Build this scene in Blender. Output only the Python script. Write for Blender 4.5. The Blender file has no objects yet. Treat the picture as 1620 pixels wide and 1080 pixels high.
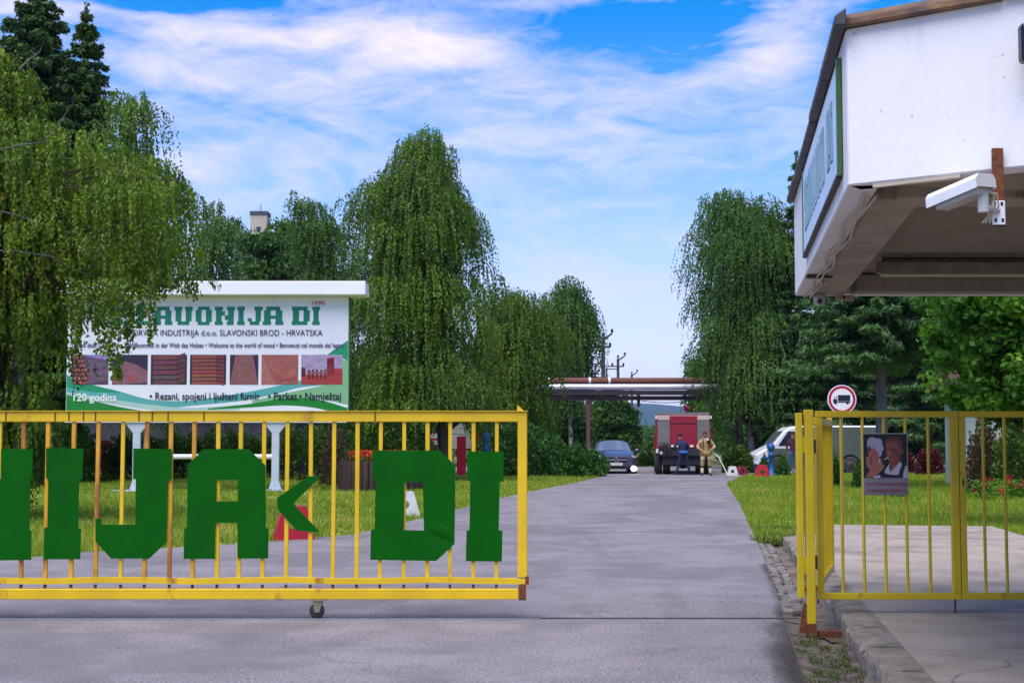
import bpy, bmesh, math, random
import numpy as np
from mathutils import Vector, Matrix
R = math.radians
S = bpy.context.scene
C = S.collection
rng = np.random.default_rng(7)
random.seed(7)

# ------------------------------------------------------------------ camera
FPX, TH, EYE = 2250.0, R(3.81), 1.6
cam = bpy.data.cameras.new('camera')
camo = bpy.data.objects.new('camera', cam); C.objects.link(camo)
cam.lens = 50.0; cam.sensor_width = 36.0; cam.clip_start = 0.1; cam.clip_end = 20000
camo.location = (0, 0, EYE); camo.rotation_euler = (math.pi/2 + TH, 0, 0)
S.camera = camo

# ------------------------------------------------------------------ sky + sun
SUN_EL, SUN_AZ = R(64), R(208)       # azimuth measured from +Y towards +X: behind the viewer's left shoulder
W = bpy.data.worlds.new('World'); S.world = W; W.use_nodes = True
nt = W.node_tree; nt.nodes.clear()
def wn(t, **k):
    n = nt.nodes.new(t)
    for a, b in k.items(): setattr(n, a, b)
    return n
L = nt.links.new
sky = wn('ShaderNodeTexSky', sky_type='NISHITA', sun_disc=False, sun_elevation=SUN_EL, sun_rotation=SUN_AZ)
sky.air_density = 1.0; sky.dust_density = 0.6; sky.ozone_density = 3.0
hs = wn('ShaderNodeHueSaturation'); hs.inputs['Saturation'].default_value = 1.55; hs.inputs['Value'].default_value = 1.60; hs.inputs['Hue'].default_value = 0.510
L(sky.outputs[0], hs.inputs['Color'])
tc = wn('ShaderNodeTexCoord')
sep = wn('ShaderNodeSeparateXYZ'); L(tc.outputs['Generated'], sep.inputs[0])
az = wn('ShaderNodeMath', operation='ARCTAN2'); L(sep.outputs[0], az.inputs[0]); L(sep.outputs[1], az.inputs[1])
el = wn('ShaderNodeMath', operation='ARCSINE'); L(sep.outputs[2], el.inputs[0])
ae = wn('ShaderNodeCombineXYZ'); L(az.outputs[0], ae.inputs[0]); L(el.outputs[0], ae.inputs[1])
mp = wn('ShaderNodeMapping'); mp.inputs['Scale'].default_value = (5.0, 5.0, 17.0); mp.inputs['Rotation'].default_value = (0, R(7), 0)
L(tc.outputs['Generated'], mp.inputs[0])
nz = wn('ShaderNodeTexNoise'); nz.inputs['Scale'].default_value = 1.0; nz.inputs['Detail'].default_value = 7; nz.inputs['Roughness'].default_value = 0.6; nz.inputs['Distortion'].default_value = 0.6
L(mp.outputs[0], nz.inputs['Vector'])
mp2 = wn('ShaderNodeMapping'); mp2.inputs['Scale'].default_value = (14, 14, 42); mp2.inputs['Location'].default_value = (3.1, 0.4, 1.7)
L(tc.outputs['Generated'], mp2.inputs[0])
nz2 = wn('ShaderNodeTexNoise'); nz2.inputs['Scale'].default_value = 1.0; nz2.inputs['Detail'].default_value = 9; nz2.inputs['Roughness'].default_value = 0.66; nz2.inputs['Distortion'].default_value = 0.8
L(mp2.outputs[0], nz2.inputs['Vector'])
# warp the (azimuth, elevation) coordinates so cloud banks get ragged edges
wsub = wn('ShaderNodeVectorMath', operation='SUBTRACT'); wsub.inputs[1].default_value = (0.5, 0.5, 0.5); L(nz.outputs['Color'], wsub.inputs[0])
wmul = wn('ShaderNodeVectorMath', operation='MULTIPLY'); wmul.inputs[1].default_value = (0.12, 0.05, 0); L(wsub.outputs[0], wmul.inputs[0])
wadd = wn('ShaderNodeVectorMath', operation='ADD'); L(ae.outputs[0], wadd.inputs[0]); L(wmul.outputs[0], wadd.inputs[1])
def azel(px, py): return ((px-810)/FPX, (690-py)/FPX)
def bank(px, py, wx, wy, rot, amt):
    a, e = azel(px, py)
    m = wn('ShaderNodeMapping', vector_type='TEXTURE')
    m.inputs['Location'].default_value = (a, e, 0); m.inputs['Rotation'].default_value = (0, 0, R(rot)); m.inputs['Scale'].default_value = (wx/FPX, wy/FPX, 1)
    L(wadd.outputs[0], m.inputs[0])
    ln = wn('ShaderNodeVectorMath', operation='LENGTH'); L(m.outputs[0], ln.inputs[0])
    mr = wn('ShaderNodeMapRange', interpolation_type='SMOOTHSTEP'); L(ln.outputs['Value'], mr.inputs[0])
    mr.inputs[1].default_value = 1.0; mr.inputs[2].default_value = 0.0; mr.inputs[3].default_value = 0.0; mr.inputs[4].default_value = amt
    return mr.outputs[0]
acc = None
for b in CLOUD_BANKS if 'CLOUD_BANKS' in globals() else [
        (300, 62, 420, 34, -2, .50), (690, 95, 260, 62, -8, .62), (560, 140, 420, 60, -4, .25), (1120, 130, 250, 46, 8, .55), (1215, 95, 120, 110, 40, .50),
        (1260, 30, 170, 70, 15, .35), (340, 290, 110, 90, -30, .42), (230, 150, 300, 100, 0, .28), (930, 200, 520, 90, 3, .22),
        (860, 20, 70, 22, 0, .15), (60, 40, 160, 60, 0, .35), (1000, 45, 230, 55, 6, -.62), (1010, 205, 50, 18, -10, -.22), (330, 20, 320, 22, 3, -.25), (1900, 140, 420, 120, 5, .4), (-500, 160, 500, 120, 5, .4)]:
    o = bank(*b)
    if acc is None: acc = o
    else:
        ad = wn('ShaderNodeMath', operation='ADD'); L(acc, ad.inputs[0]); L(o, ad.inputs[1]); acc = ad.outputs[0]
def mth(op, a, b):
    n = wn('ShaderNodeMath', operation=op)
    for i, v in enumerate((a, b)):
        if isinstance(v, (int, float)): n.inputs[i].default_value = v
        else: L(v, n.inputs[i])
    return n.outputs[0]
streak = mth('MULTIPLY', mth('SUBTRACT', nz.outputs['Fac'], 0.5), 1.6)
fine = mth('MULTIPLY', mth('SUBTRACT', nz2.outputs['Fac'], 0.5), 1.4)
base = mth('ADD', mth('ADD', streak, fine), 0.12)
tot = wn('ShaderNodeMath', operation='ADD', use_clamp=True); L(base, tot.inputs[0]); L(acc, tot.inputs[1])
ramp = wn('ShaderNodeValToRGB'); L(tot.outputs[0], ramp.inputs[0])
ramp.color_ramp.elements[0].position = 0.02; ramp.color_ramp.elements[0].color = (0, 0, 0, 1)
ramp.color_ramp.elements[1].position = 1.0; ramp.color_ramp.elements[1].color = (1, 1, 1, 1)
mixc = wn('ShaderNodeMix', data_type='RGBA'); L(ramp.outputs[0], mixc.inputs['Factor'])
L(hs.outputs[0], mixc.inputs['A'])
CLOUD = (7.6, 6.9, 8.9, 1)
mixc.inputs['B'].default_value = CLOUD
# thin lavender veil low over the horizon
veil = wn('ShaderNodeMapRange', interpolation_type='SMOOTHSTEP'); L(el.outputs[0], veil.inputs[0])
veil.inputs[1].default_value = 0.30; veil.inputs[2].default_value = 0.02; veil.inputs[3].default_value = 0.0; veil.inputs[4].default_value = 0.70
mixv = wn('ShaderNodeMix', data_type='RGBA'); L(veil.outputs[0], mixv.inputs['Factor']); L(mixc.outputs['Result'], mixv.inputs['A'])
mixv.inputs['B'].default_value = (5.6, 5.6, 8.9, 1)
bg = wn('ShaderNodeBackground'); bg.inputs['Strength'].default_value = 0.078; L(mixv.outputs['Result'], bg.inputs[0])
wo = wn('ShaderNodeOutputWorld'); L(bg.outputs[0], wo.inputs[0])

sun = bpy.data.lights.new('sun', 'SUN'); suno = bpy.data.objects.new('sun', sun); C.objects.link(suno)
sun.energy = 2.9; sun.angle = R(58); sun.color = (1.0, 0.95, 0.86)
sd = Vector((math.sin(SUN_AZ)*math.cos(SUN_EL), math.cos(SUN_AZ)*math.cos(SUN_EL), math.sin(SUN_EL)))
suno.rotation_euler = sd.to_track_quat('Z', 'Y').to_euler(); suno.location = (0, -10, 30)
vs = S.view_settings; vs.view_transform = 'Standard'; vs.look = 'None'; vs.exposure = 0.80; vs.gamma = 1.0; vs.use_curve_mapping = False
S.cycles.max_bounces = 6; S.cycles.diffuse_bounces = 3; S.cycles.glossy_bounces = 3; S.cycles.transmission_bounces = 4; S.cycles.transparent_max_bounces = 8
S.cycles.caustics_reflective = False; S.cycles.caustics_refractive = False

# ------------------------------------------------------------------ measuring helpers (photograph pixel -> place at a known distance)
def ray(px, py):
    cx, cy = (px-810)/FPX, (540-py)/FPX
    return Vector((cx, math.cos(TH)-cy*math.sin(TH), math.sin(TH)+cy*math.cos(TH)))
def at(px, py, Y):
    d = ray(px, py); return Vector((0, 0, EYE)) + d*(Y/d.y)
def gnd(px, py, z=0.0):
    d = ray(px, py); return Vector((0, 0, EYE)) + d*((z-EYE)/d.z)

# ------------------------------------------------------------------ materials
MATS = {}
def mat(name, col, rough=0.6, col2=None, scale=4.0, amt=1.0, bump=0.0, bscale=40.0, metal=0.0, spec=0.4, detail=5.0, lo=.35, hi=.65, stretch=None, coat=0.0, emit=None, estr=0.0):
    m = bpy.data.materials.new(name); m.use_nodes = True; t = m.node_tree; b = t.nodes['Principled BSDF']
    b.inputs['Roughness'].default_value = rough; b.inputs['Metallic'].default_value = metal
    b.inputs['Specular IOR Level'].default_value = spec; b.inputs['Coat Weight'].default_value = coat
    b.inputs['Base Color'].default_value = (*col, 1)
    tcn = t.nodes.new('ShaderNodeTexCoord'); vec = tcn.outputs['Object']
    if stretch:
        mpn = t.nodes.new('ShaderNodeMapping'); mpn.inputs['Scale'].default_value = stretch; t.links.new(vec, mpn.inputs[0]); vec = mpn.outputs[0]
    if col2 is not None:
        n = t.nodes.new('ShaderNodeTexNoise'); n.inputs['Scale'].default_value = scale; n.inputs['Detail'].default_value = detail; n.inputs['Roughness'].default_value = .6
        t.links.new(vec, n.inputs['Vector'])
        r = t.nodes.new('ShaderNodeMapRange'); r.inputs[1].default_value = lo; r.inputs[2].default_value = hi; r.inputs[4].default_value = amt
        t.links.new(n.outputs['Fac'], r.inputs[0])
        x = t.nodes.new('ShaderNodeMix'); x.data_type = 'RGBA'; x.inputs['A'].default_value = (*col, 1); x.inputs['B'].default_value = (*col2, 1)
        t.links.new(r.outputs[0], x.inputs['Factor']); t.links.new(x.outputs['Result'], b.inputs['Base Color'])
    if bump:
        n = t.nodes.new('ShaderNodeTexNoise'); n.inputs['Scale'].default_value = bscale; n.inputs['Detail'].default_value = 6
        t.links.new(vec, n.inputs['Vector'])
        bp = t.nodes.new('ShaderNodeBump'); bp.inputs['Strength'].default_value = bump; bp.inputs['Distance'].default_value = .02
        t.links.new(n.outputs['Fac'], bp.inputs['Height']); t.links.new(bp.outputs[0], b.inputs['Normal'])
    if emit:
        b.inputs['Emission Color'].default_value = (*emit, 1); b.inputs['Emission Strength'].default_value = estr
    MATS[name] = m; return m
def add_layer(m, col, scale, lo, hi, amt=1.0, detail=6.0, stretch=None, rough=None, voronoi=False, offs=(0, 0, 0)):
    """one more noise-masked colour over a material's base colour (dirt, wear, rust, cracks)"""
    t = m.node_tree; b = t.nodes['Principled BSDF']; tcn = t.nodes.new('ShaderNodeTexCoord'); vec = tcn.outputs['Object']
    mpn = t.nodes.new('ShaderNodeMapping'); mpn.inputs['Scale'].default_value = stretch or (1, 1, 1); mpn.inputs['Location'].default_value = offs
    t.links.new(vec, mpn.inputs[0]); vec = mpn.outputs[0]
    if voronoi:
        wz = t.nodes.new('ShaderNodeTexNoise'); wz.inputs['Scale'].default_value = scale*2.5; wz.inputs['Detail'].default_value = 4; t.links.new(vec, wz.inputs['Vector'])
        vm = t.nodes.new('ShaderNodeVectorMath'); vm.operation = 'MULTIPLY_ADD'; vm.inputs[1].default_value = (.35/scale,)*3
        t.links.new(wz.outputs['Color'], vm.inputs[0]); t.links.new(vec, vm.inputs[2])
        n = t.nodes.new('ShaderNodeTexVoronoi'); n.feature = 'DISTANCE_TO_EDGE'; n.inputs['Scale'].default_value = scale; t.links.new(vm.outputs[0], n.inputs['Vector']); out = n.outputs['Distance']
    else:
        n = t.nodes.new('ShaderNodeTexNoise'); n.inputs['Scale'].default_value = scale; n.inputs['Detail'].default_value = detail; n.inputs['Roughness'].default_value = .62
        t.links.new(vec, n.inputs['Vector']); out = n.outputs['Fac']
    r = t.nodes.new('ShaderNodeMapRange'); r.inputs[1].default_value = lo; r.inputs[2].default_value = hi; r.inputs[3].default_value = amt if voronoi else 0; r.inputs[4].default_value = 0 if voronoi else amt
    t.links.new(out, r.inputs[0])
    x = t.nodes.new('ShaderNodeMix'); x.data_type = 'RGBA'; x.inputs['B'].default_value = (*col, 1)
    src = b.inputs['Base Color']
    if src.is_linked: t.links.new(src.links[0].from_socket, x.inputs['A'])
    else: x.inputs['A'].default_value = src.default_value
    t.links.new(r.outputs[0], x.inputs['Factor']); t.links.new(x.outputs['Result'], b.inputs['Base Color'])
    return m
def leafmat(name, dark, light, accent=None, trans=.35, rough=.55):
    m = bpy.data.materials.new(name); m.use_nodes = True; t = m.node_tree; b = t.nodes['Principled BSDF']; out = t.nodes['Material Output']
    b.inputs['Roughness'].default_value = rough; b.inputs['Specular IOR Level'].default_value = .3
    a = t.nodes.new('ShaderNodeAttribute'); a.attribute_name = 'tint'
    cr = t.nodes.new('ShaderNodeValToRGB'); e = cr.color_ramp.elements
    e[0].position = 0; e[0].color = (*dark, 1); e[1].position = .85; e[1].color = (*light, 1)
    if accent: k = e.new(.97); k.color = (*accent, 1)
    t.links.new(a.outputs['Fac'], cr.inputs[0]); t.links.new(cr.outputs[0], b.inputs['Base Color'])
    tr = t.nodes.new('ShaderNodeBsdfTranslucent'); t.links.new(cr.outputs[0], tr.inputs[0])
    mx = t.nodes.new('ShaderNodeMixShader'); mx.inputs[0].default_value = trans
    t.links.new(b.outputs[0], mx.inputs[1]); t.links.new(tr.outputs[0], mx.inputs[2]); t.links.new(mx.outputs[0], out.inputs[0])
    MATS[name] = m; return m
def printmat(name='flat_print'):
    m = bpy.data.materials.new(name); m.use_nodes = True; t = m.node_tree; b = t.nodes['Principled BSDF']
    a = t.nodes.new('ShaderNodeAttribute'); a.attribute_name = 'ink'
    t.links.new(a.outputs['Color'], b.inputs['Base Color']); b.inputs['Roughness'].default_value = .5
    MATS[name] = m; return m
def srgb(r, g, b):
    f = lambda c: ((c/255+.055)/1.055)**2.4 if c > 10 else c/255/12.92
    return (f(r), f(g), f(b))

# ------------------------------------------------------------------ objects
BASE = {}
def tag(o, label=None, cat=None, group=None, kind=None):
    if label: o['label'] = label
    if cat: o['category'] = cat
    if group: o['group'] = group
    if kind: o['kind'] = kind
    return o
def thing(name, loc, label, cat, group=None, kind=None):
    o = bpy.data.objects.new(name, None); C.objects.link(o); o.location = loc; o.empty_display_size = .2
    BASE[o.name] = Vector(loc); return tag(o, label, cat, group, kind)
def base_of(p): return BASE.get(p.name, Vector((0, 0, 0))) if p else Vector((0, 0, 0))
def link_mesh(name, me, parent=None):
    o = bpy.data.objects.new(name, me); C.objects.link(o)
    if parent: o.parent = parent; BASE[o.name] = base_of(parent)
    return o
def copy_tree(o, parent=None):
    c = o.copy(); C.objects.link(c)
    if parent: c.parent = parent
    for ch in o.children: copy_tree(ch, c)
    return c
class MB:
    """collects simple shapes in world coordinates; build() links them as ONE mesh object"""
    def __init__(s): s.v = []; s.f = []; s.m = []; s.cur = 0; s.sm = []
    def mi(s, i): s.cur = i; return s
    def add(s, vs, fs, smooth=False):
        n = len(s.v); s.v += [tuple(v) for v in vs]
        for f in fs: s.f.append([n+i for i in f]); s.m.append(s.cur); s.sm.append(smooth)
        return s
    def obox(s, c, u, v, w):
        c, u, v, w = map(Vector, (c, u, v, w))
        vs = [c+a*u+b*v+d*w for d in (-1, 1) for a, b in ((-1, -1), (1, -1), (1, 1), (-1, 1))]
        return s.add(vs, [(3, 2, 1, 0), (4, 5, 6, 7), (0, 1, 5, 4), (1, 2, 6, 5), (2, 3, 7, 6), (3, 0, 4, 7)])
    def box(s, x0, x1, y0, y1, z0, z1):
        return s.obox(((x0+x1)/2, (y0+y1)/2, (z0+z1)/2), (abs(x1-x0)/2, 0, 0), (0, abs(y1-y0)/2, 0), (0, 0, abs(z1-z0)/2))
    def bar(s, p, q, w, h, up=(0, 0, 1)):
        p, q = Vector(p), Vector(q); d = (q-p); l = d.length; d.normalize(); up = Vector(up)
        if abs(d.dot(up)) > .98: up = Vector((0, 1, 0))
        a = d.cross(up).normalized(); b = a.cross(d).normalized()
        return s.obox((p+q)/2, d*l/2, a*w/2, b*h/2)
    def tube(s, pts, rad, n=8, cap=True, smooth=True):
        pts = [Vector(p) for p in pts]
        if isinstance(rad, (int, float)): rad = [rad]*len(pts)
        rings = []; a = None
        for i, p in enumerate(pts):
            d = (pts[min(i+1, len(pts)-1)]-pts[max(i-1, 0)]).normalized()
            if a is None:
                a = d.orthogonal().normalized()
            else:
                a = (a-d*a.dot(d)); a = a.normalized() if a.length > 1e-6 else d.orthogonal().normalized()
            b = d.cross(a)
            rings.append([p+(a*math.cos(2*math.pi*k/n)+b*math.sin(2*math.pi*k/n))*rad[i] for k in range(n)])
        vs = [v for r in rings for v in r]; fs = []
        for i in range(len(pts)-1):
            for k in range(n): fs.append((i*n+k, i*n+(k+1) % n, (i+1)*n+(k+1) % n, (i+1)*n+k))
        s.add(vs, fs, smooth)
        if cap:
            s.add(rings[0], [tuple(range(n-1, -1, -1))]); s.add(rings[-1], [tuple(range(n))])
        return s
    def lathe(s, c, prof, n=20, axis='Z', smooth=True):
        """prof: list of (radius, height) along axis"""
        c = Vector(c); vs = []; fs = []
        def pt(r, h, t):
            x, y = r*math.cos(t), r*math.sin(t)
            return c+(Vector((x, y, h)) if axis == 'Z' else Vector((x, h, y)) if axis == 'Y' else Vector((h, x, y)))
        for r, h in prof:
            for k in range(n): vs.append(pt(r, h, 2*math.pi*k/n))
        for i in range(len(prof)-1):
            for k in range(n):
                q = (i*n+k, i*n+(k+1) % n, (i+1)*n+(k+1) % n, (i+1)*n+k)
                fs.append(q if axis != 'Y' else q[::-1])
        return s.add(vs, fs, smooth)
    def ball(s, c, r, n=12, m=7, sc=(1, 1, 1)):
        c = Vector(c); vs = []; fs = []
        for i in range(m+1):
            p = math.pi*i/m
            for k in range(n):
                t = 2*math.pi*k/n
                vs.append(c+Vector((r*sc[0]*math.sin(p)*math.cos(t), r*sc[1]*math.sin(p)*math.sin(t), r*sc[2]*math.cos(p))))
        for i in range(m):
            for k in range(n): fs.append((i*n+k, (i+1)*n+k, (i+1)*n+(k+1) % n, i*n+(k+1) % n))
        return s.add(vs, fs, True)
    def prism(s, poly, ext):
        """poly: 3D points in order; ext: extrusion vector"""
        poly = [Vector(p) for p in poly]; e = Vector(ext); n = len(poly)
        vs = poly+[p+e for p in poly]
        fs = [tuple(range(n-1, -1, -1)), tuple(range(n, 2*n))]+[(i, (i+1) % n, n+(i+1) % n, n+i) for i in range(n)]
        return s.add(vs, fs)
    def quad(s, a, b, c, d): return s.add([a, b, c, d], [(0, 1, 2, 3)])
    def poly(s, pts): return s.add(pts, [tuple(range(len(pts)))])
    def build(s, name, mats, parent=None, label=None, cat=None, group=None, kind=None, bevel=0.0, seg=1, fix=True):
        b = base_of(parent)
        me = bpy.data.meshes.new(name)
        me.from_pydata([(v[0]-b.x, v[1]-b.y, v[2]-b.z) for v in s.v], [], s.f)
        if not isinstance(mats, (list, tuple)): mats = [mats]
        for m in mats: me.materials.append(MATS[m] if isinstance(m, str) else m)
        me.polygons.foreach_set('material_index', s.m); me.polygons.foreach_set('use_smooth', s.sm)
        if fix:
            bm = bmesh.new(); bm.from_mesh(me); bmesh.ops.recalc_face_normals(bm, faces=bm.faces); bm.to_mesh(me); bm.free()
        me.update()
        o = link_mesh(name, me, parent); tag(o, label, cat, group, kind)
        if bevel:
            md = o.modifiers.new('bevel', 'BEVEL'); md.width = bevel; md.segments = seg; md.limit_method = 'ANGLE'; md.angle_limit = R(40); md.harden_normals = False
        return o
def flat_outline(name, loops, ext, mats, parent=None, label=None, bevel=0.0):
    """flat plate from closed 2D loops in the x-z plane (holes allowed): loops of world (x, z), front face at y = ext[0], back at ext[1]"""
    cu = bpy.data.curves.new(name, 'CURVE'); cu.dimensions = '2D'; cu.fill_mode = 'BOTH'
    th = abs(ext[1]-ext[0]); cu.extrude = th/2
    for lp in loops:
        sp = cu.splines.new('POLY'); sp.points.add(len(lp)-1); sp.use_cyclic_u = True
        for i, (x, z) in enumerate(lp): sp.points[i].co = (x, z, 0, 1)
    return curve_to_part(name, cu, Matrix.Translation((0, (ext[0]+ext[1])/2, 0)) @ Matrix.Rotation(math.pi/2, 4, 'X'), mats, parent, label, bevel)
def curve_to_part(name, cu, mw, mats, parent=None, label=None, bevel=0.0):
    tmp = bpy.data.objects.new('tmp_outline', cu); C.objects.link(tmp)
    dg = bpy.context.evaluated_depsgraph_get(); me = bpy.data.meshes.new_from_object(tmp.evaluated_get(dg))
    bpy.data.objects.remove(tmp); bpy.data.curves.remove(cu)
    me.name = name; b = base_of(parent)
    me.transform(Matrix.Translation(-b) @ mw)
    me.materials.clear()
    for m in (mats if isinstance(mats, (list, tuple)) else [mats]): me.materials.append(MATS[m] if isinstance(m, str) else m)
    o = link_mesh(name, me, parent); tag(o, label)
    if bevel:
        md = o.modifiers.new('bevel', 'BEVEL'); md.width = bevel; md.segments = 1; md.limit_method = 'ANGLE'; md.angle_limit = R(40)
    return o
def text_part(name, body, x0, x1, z0, z1, y, mats, parent, label=None, th=.004, shear=0.0, bold=0.0):
    """lettering in the x-z plane facing -y, fitted into the box x0..x1, z0..z1 (z0 baseline, z1 top of capitals)"""
    cu = bpy.data.curves.new(name, 'FONT'); cu.body = body; cu.size = 1.0; cu.extrude = .001; cu.shear = shear; cu.offset = bold; cu.resolution_u = 3
    tmp = bpy.data.objects.new('tmp_text', cu); C.objects.link(tmp)
    dg = bpy.context.evaluated_depsgraph_get(); me = bpy.data.meshes.new_from_object(tmp.evaluated_get(dg))
    bpy.data.objects.remove(tmp); bpy.data.curves.remove(cu)
    n = len(me.vertices); co = np.empty(n*3, dtype=np.float32); me.vertices.foreach_get('co', co); co = co.reshape(-1, 3)
    ax, bx = co[:, 0].min(), co[:, 0].max(); cap = .70
    b = base_of(parent); out = np.empty_like(co)
    out[:, 0] = x0+(co[:, 0]-ax)/(bx-ax)*(x1-x0)-b.x
    out[:, 2] = z0+co[:, 1]/cap*(z1-z0)-b.z
    out[:, 1] = y+np.where(co[:, 2] > 0, -th, 0)-b.y
    me.vertices.foreach_set('co', out.ravel()); me.update(); me.name = name
    me.materials.clear()
    for m in (mats if isinstance(mats, (list, tuple)) else [mats]): me.materials.append(MATS[m] if isinstance(m, str) else m)
    o = link_mesh(name, me, parent); tag(o, label, kind='stuff'); return o
class Ink:
    """flat print built from thin coloured polygons laid over each other (x-z plane, facing -y)"""
    def __init__(s): s.v = []; s.f = []; s.c = []; s.k = 0
    def poly(s, pts, y, col):
        s.k += 1; yy = y-.0003*s.k; n = len(s.v)
        s.v += [(p[0], yy, p[1]) for p in pts]; s.f.append(list(range(n, n+len(pts)))); s.c.append(col); return s
    def disc(s, cx, cz, r, y, col, rz=None, n=12): return s.poly([(cx+r*math.cos(2*math.pi*k/n), cz+(rz or r)*math.sin(2*math.pi*k/n)) for k in range(n)], y, col)
    def build(s, name, parent, label=None, m='flat_print'):
        b = base_of(parent); me = bpy.data.meshes.new(name)
        me.from_pydata([(v[0]-b.x, v[1]-b.y, v[2]-b.z) for v in s.v], [], s.f)
        a = me.color_attributes.new('ink', 'FLOAT_COLOR', 'CORNER'); arr = []
        for f, c in zip(s.f, s.c): arr += [(*c, 1)]*len(f)
        a.data.foreach_set('color', (np.array(arr, dtype=np.float32)*np.array([.72, .72, .74, 1], dtype=np.float32)).ravel())
        me.materials.append(MATS[m])
        bm = bmesh.new(); bm.from_mesh(me)
        for f in bm.faces:
            f.normal_update()
            if f.normal.y > 0: f.normal_flip()
        bm.to_mesh(me); bm.free()
        o = link_mesh(name, me, parent); tag(o, label); return o
def leaves(name, pts, L_, W_, tint, m, parent=None, axis=None, label=None, kind='stuff', cat=None, spread=.6, nrm=None, nspread=.7):
    """one mesh of many leaf-sized diamond faces; axis: preferred leaf direction"""
    pts = np.asarray(pts, dtype=np.float32); n = len(pts)
    if axis is None: a = rng.normal(size=(n, 3))
    else: a = np.asarray(axis, dtype=np.float32)+rng.normal(size=(n, 3))*spread
    a /= np.linalg.norm(a, axis=1, keepdims=True)+1e-9
    r = rng.normal(size=(n, 3)) if nrm is None else np.asarray(nrm)+rng.normal(size=(n, 3))*nspread; b = np.cross(a, r); b /= np.linalg.norm(b, axis=1, keepdims=True)+1e-9
    Ls = (np.asarray(L_)*rng.uniform(.7, 1.3, n))[:, None]; Ws = (np.asarray(W_)*rng.uniform(.7, 1.3, n))[:, None]
    v = np.stack([pts-a*Ls*.5, pts-a*Ls*.05+b*Ws*.5, pts+a*Ls*.5, pts-a*Ls*.05-b*Ws*.5], 1).reshape(-1, 3)
    v = v-np.array(base_of(parent), dtype=np.float32)
    me = bpy.data.meshes.new(name); me.vertices.add(4*n); me.vertices.foreach_set('co', v.astype(np.float32).ravel())
    me.loops.add(4*n); me.loops.foreach_set('vertex_index', np.arange(4*n, dtype=np.int32))
    me.polygons.add(n); me.polygons.foreach_set('loop_start', np.arange(0, 4*n, 4, dtype=np.int32)); me.polygons.foreach_set('loop_total', np.full(n, 4, dtype=np.int32))
    t = me.attributes.new('tint', 'FLOAT', 'POINT'); t.data.foreach_set('value', np.repeat(np.clip(tint, 0, 1), 4).astype(np.float32))
    me.materials.append(MATS[m]); me.update(calc_edges=True)
    o = link_mesh(name, me, parent); return tag(o, label, cat, kind=kind)
# ------------------------------------------------------------------ material library
m = mat('asphalt', (.175, .152, .160), .9, (.245, .216, .228), 1.3, 1, bump=.6, bscale=90)
add_layer(m, (.42, .38, .40), 46, .54, .62, .7, detail=3)                       # pale aggregate
add_layer(m, (.062, .055, .060), 38, .55, .63, .7, detail=3, offs=(3, 1, 0))
add_layer(m, (.045, .040, .042), 5, .70, .76, .5, offs=(8, 1, 0))
add_layer(m, (.12, .106, .115), .35, .50, .56, .45, detail=3, offs=(3, 8, 0))      # dark aggregate
add_layer(m, (.10, .09, .095), .55, .56, .72, .5, stretch=(1.6, .28, 1), offs=(4, 2, 0))   # worn tyre lanes
add_layer(m, (.30, .265, .275), .9, .60, .75, .45, stretch=(.5, 1.7, 1), offs=(9, 5, 0))
add_layer(m, (.06, .054, .058), .30, .0, .005, .30, voronoi=True)       # crack lines
mat('concrete', (.29, .235, .185), .9, (.36, .30, .26), 1.8, 1, bump=.5, bscale=60)
add_layer(MATS['concrete'], (.105, .09, .08), .9, .50, .72, .7, offs=(2, 2, 0))
add_layer(MATS['concrete'], (.47, .44, .44), 40, .60, .75, .35)
add_layer(MATS['concrete'], (.05, .05, .04), .55, .0, .007, .7, voronoi=True, offs=(1, 7, 0))
mat('kerb_concrete', (.17, .135, .105), .95, (.27, .23, .20), 5, 1, bump=1.0, bscale=30)
add_layer(MATS['kerb_concrete'], (.09, .08, .06), 3.5, .55, .7, .8)
mat('gutter_concrete', (.14, .105, .085), .95, (.20, .16, .14), 3, 1, bump=.8, bscale=50)
add_layer(MATS['gutter_concrete'], (.05, .038, .028), 3.2, .46, .62, .85)
mat('gutter_stone', (.25, .215, .20), .9, (.11, .09, .08), 6, 1, bump=.9, bscale=40)
mat('soil', (.07, .05, .035), 1.0, (.12, .09, .06), 6, 1, bump=1, bscale=25)
mat('lawn', (.19, .26, .022), 1.0, (.27, .29, .035), 1.1, 1, bump=.6, bscale=70)
add_layer(MATS['lawn'], (.36, .28, .10), .75, .54, .68, .85, offs=(7, 3, 0))
add_layer(MATS['lawn'], (.05, .085, .014), 9, .55, .7, .7)
mat('field', (.09, .12, .03), 1.0, (.14, .15, .05), .05, 1)
mat('hill_forest', (.012, .030, .022), 1.0, (.018, .040, .026), .01, 1)
def paint(name, col, rough=.38, rust=.0, chips=.0, shade=.12):
    c2 = tuple(c*(1-shade*1.6) for c in col)
    m = mat(name, col, rough, c2, 2.2, 1, bump=.06, bscale=25, spec=.45)
    if rust: add_layer(m, (.28, .085, .02), 4.5, .70-rust*.22, .80-rust*.18, .85, stretch=(1, 1, .35))
    if chips: add_layer(m, (.05, .03, .02), 38, .72-.06*chips, .75-.06*chips, .9)
    return m
paint('gate_yellow', (.80, .51, .008), .42, .40, .5)
paint('gate_yellow_rusty', (.74, .37, .014), .5, .95, .8)
paint('fence_yellow', (.70, .50, .008), .40, .10, .5)
paint('letter_green', (.0005, .100, .001), .6, 0, .5, .12); MATS['letter_green'].node_tree.nodes['Principled BSDF'].inputs['Specular IOR Level'].default_value = .12
mat('weld_dark', (.12, .05, .015), .8)
mat('rust', (.20, .06, .02), .9, (.10, .035, .02), 8, 1, bump=.6, bscale=40)
add_layer(MATS['rust'], (.34, .13, .05), 14, .55, .7, .7)
mat('dark_iron', (.03, .026, .024), .6, (.07, .045, .03), 12, 1)
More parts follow.
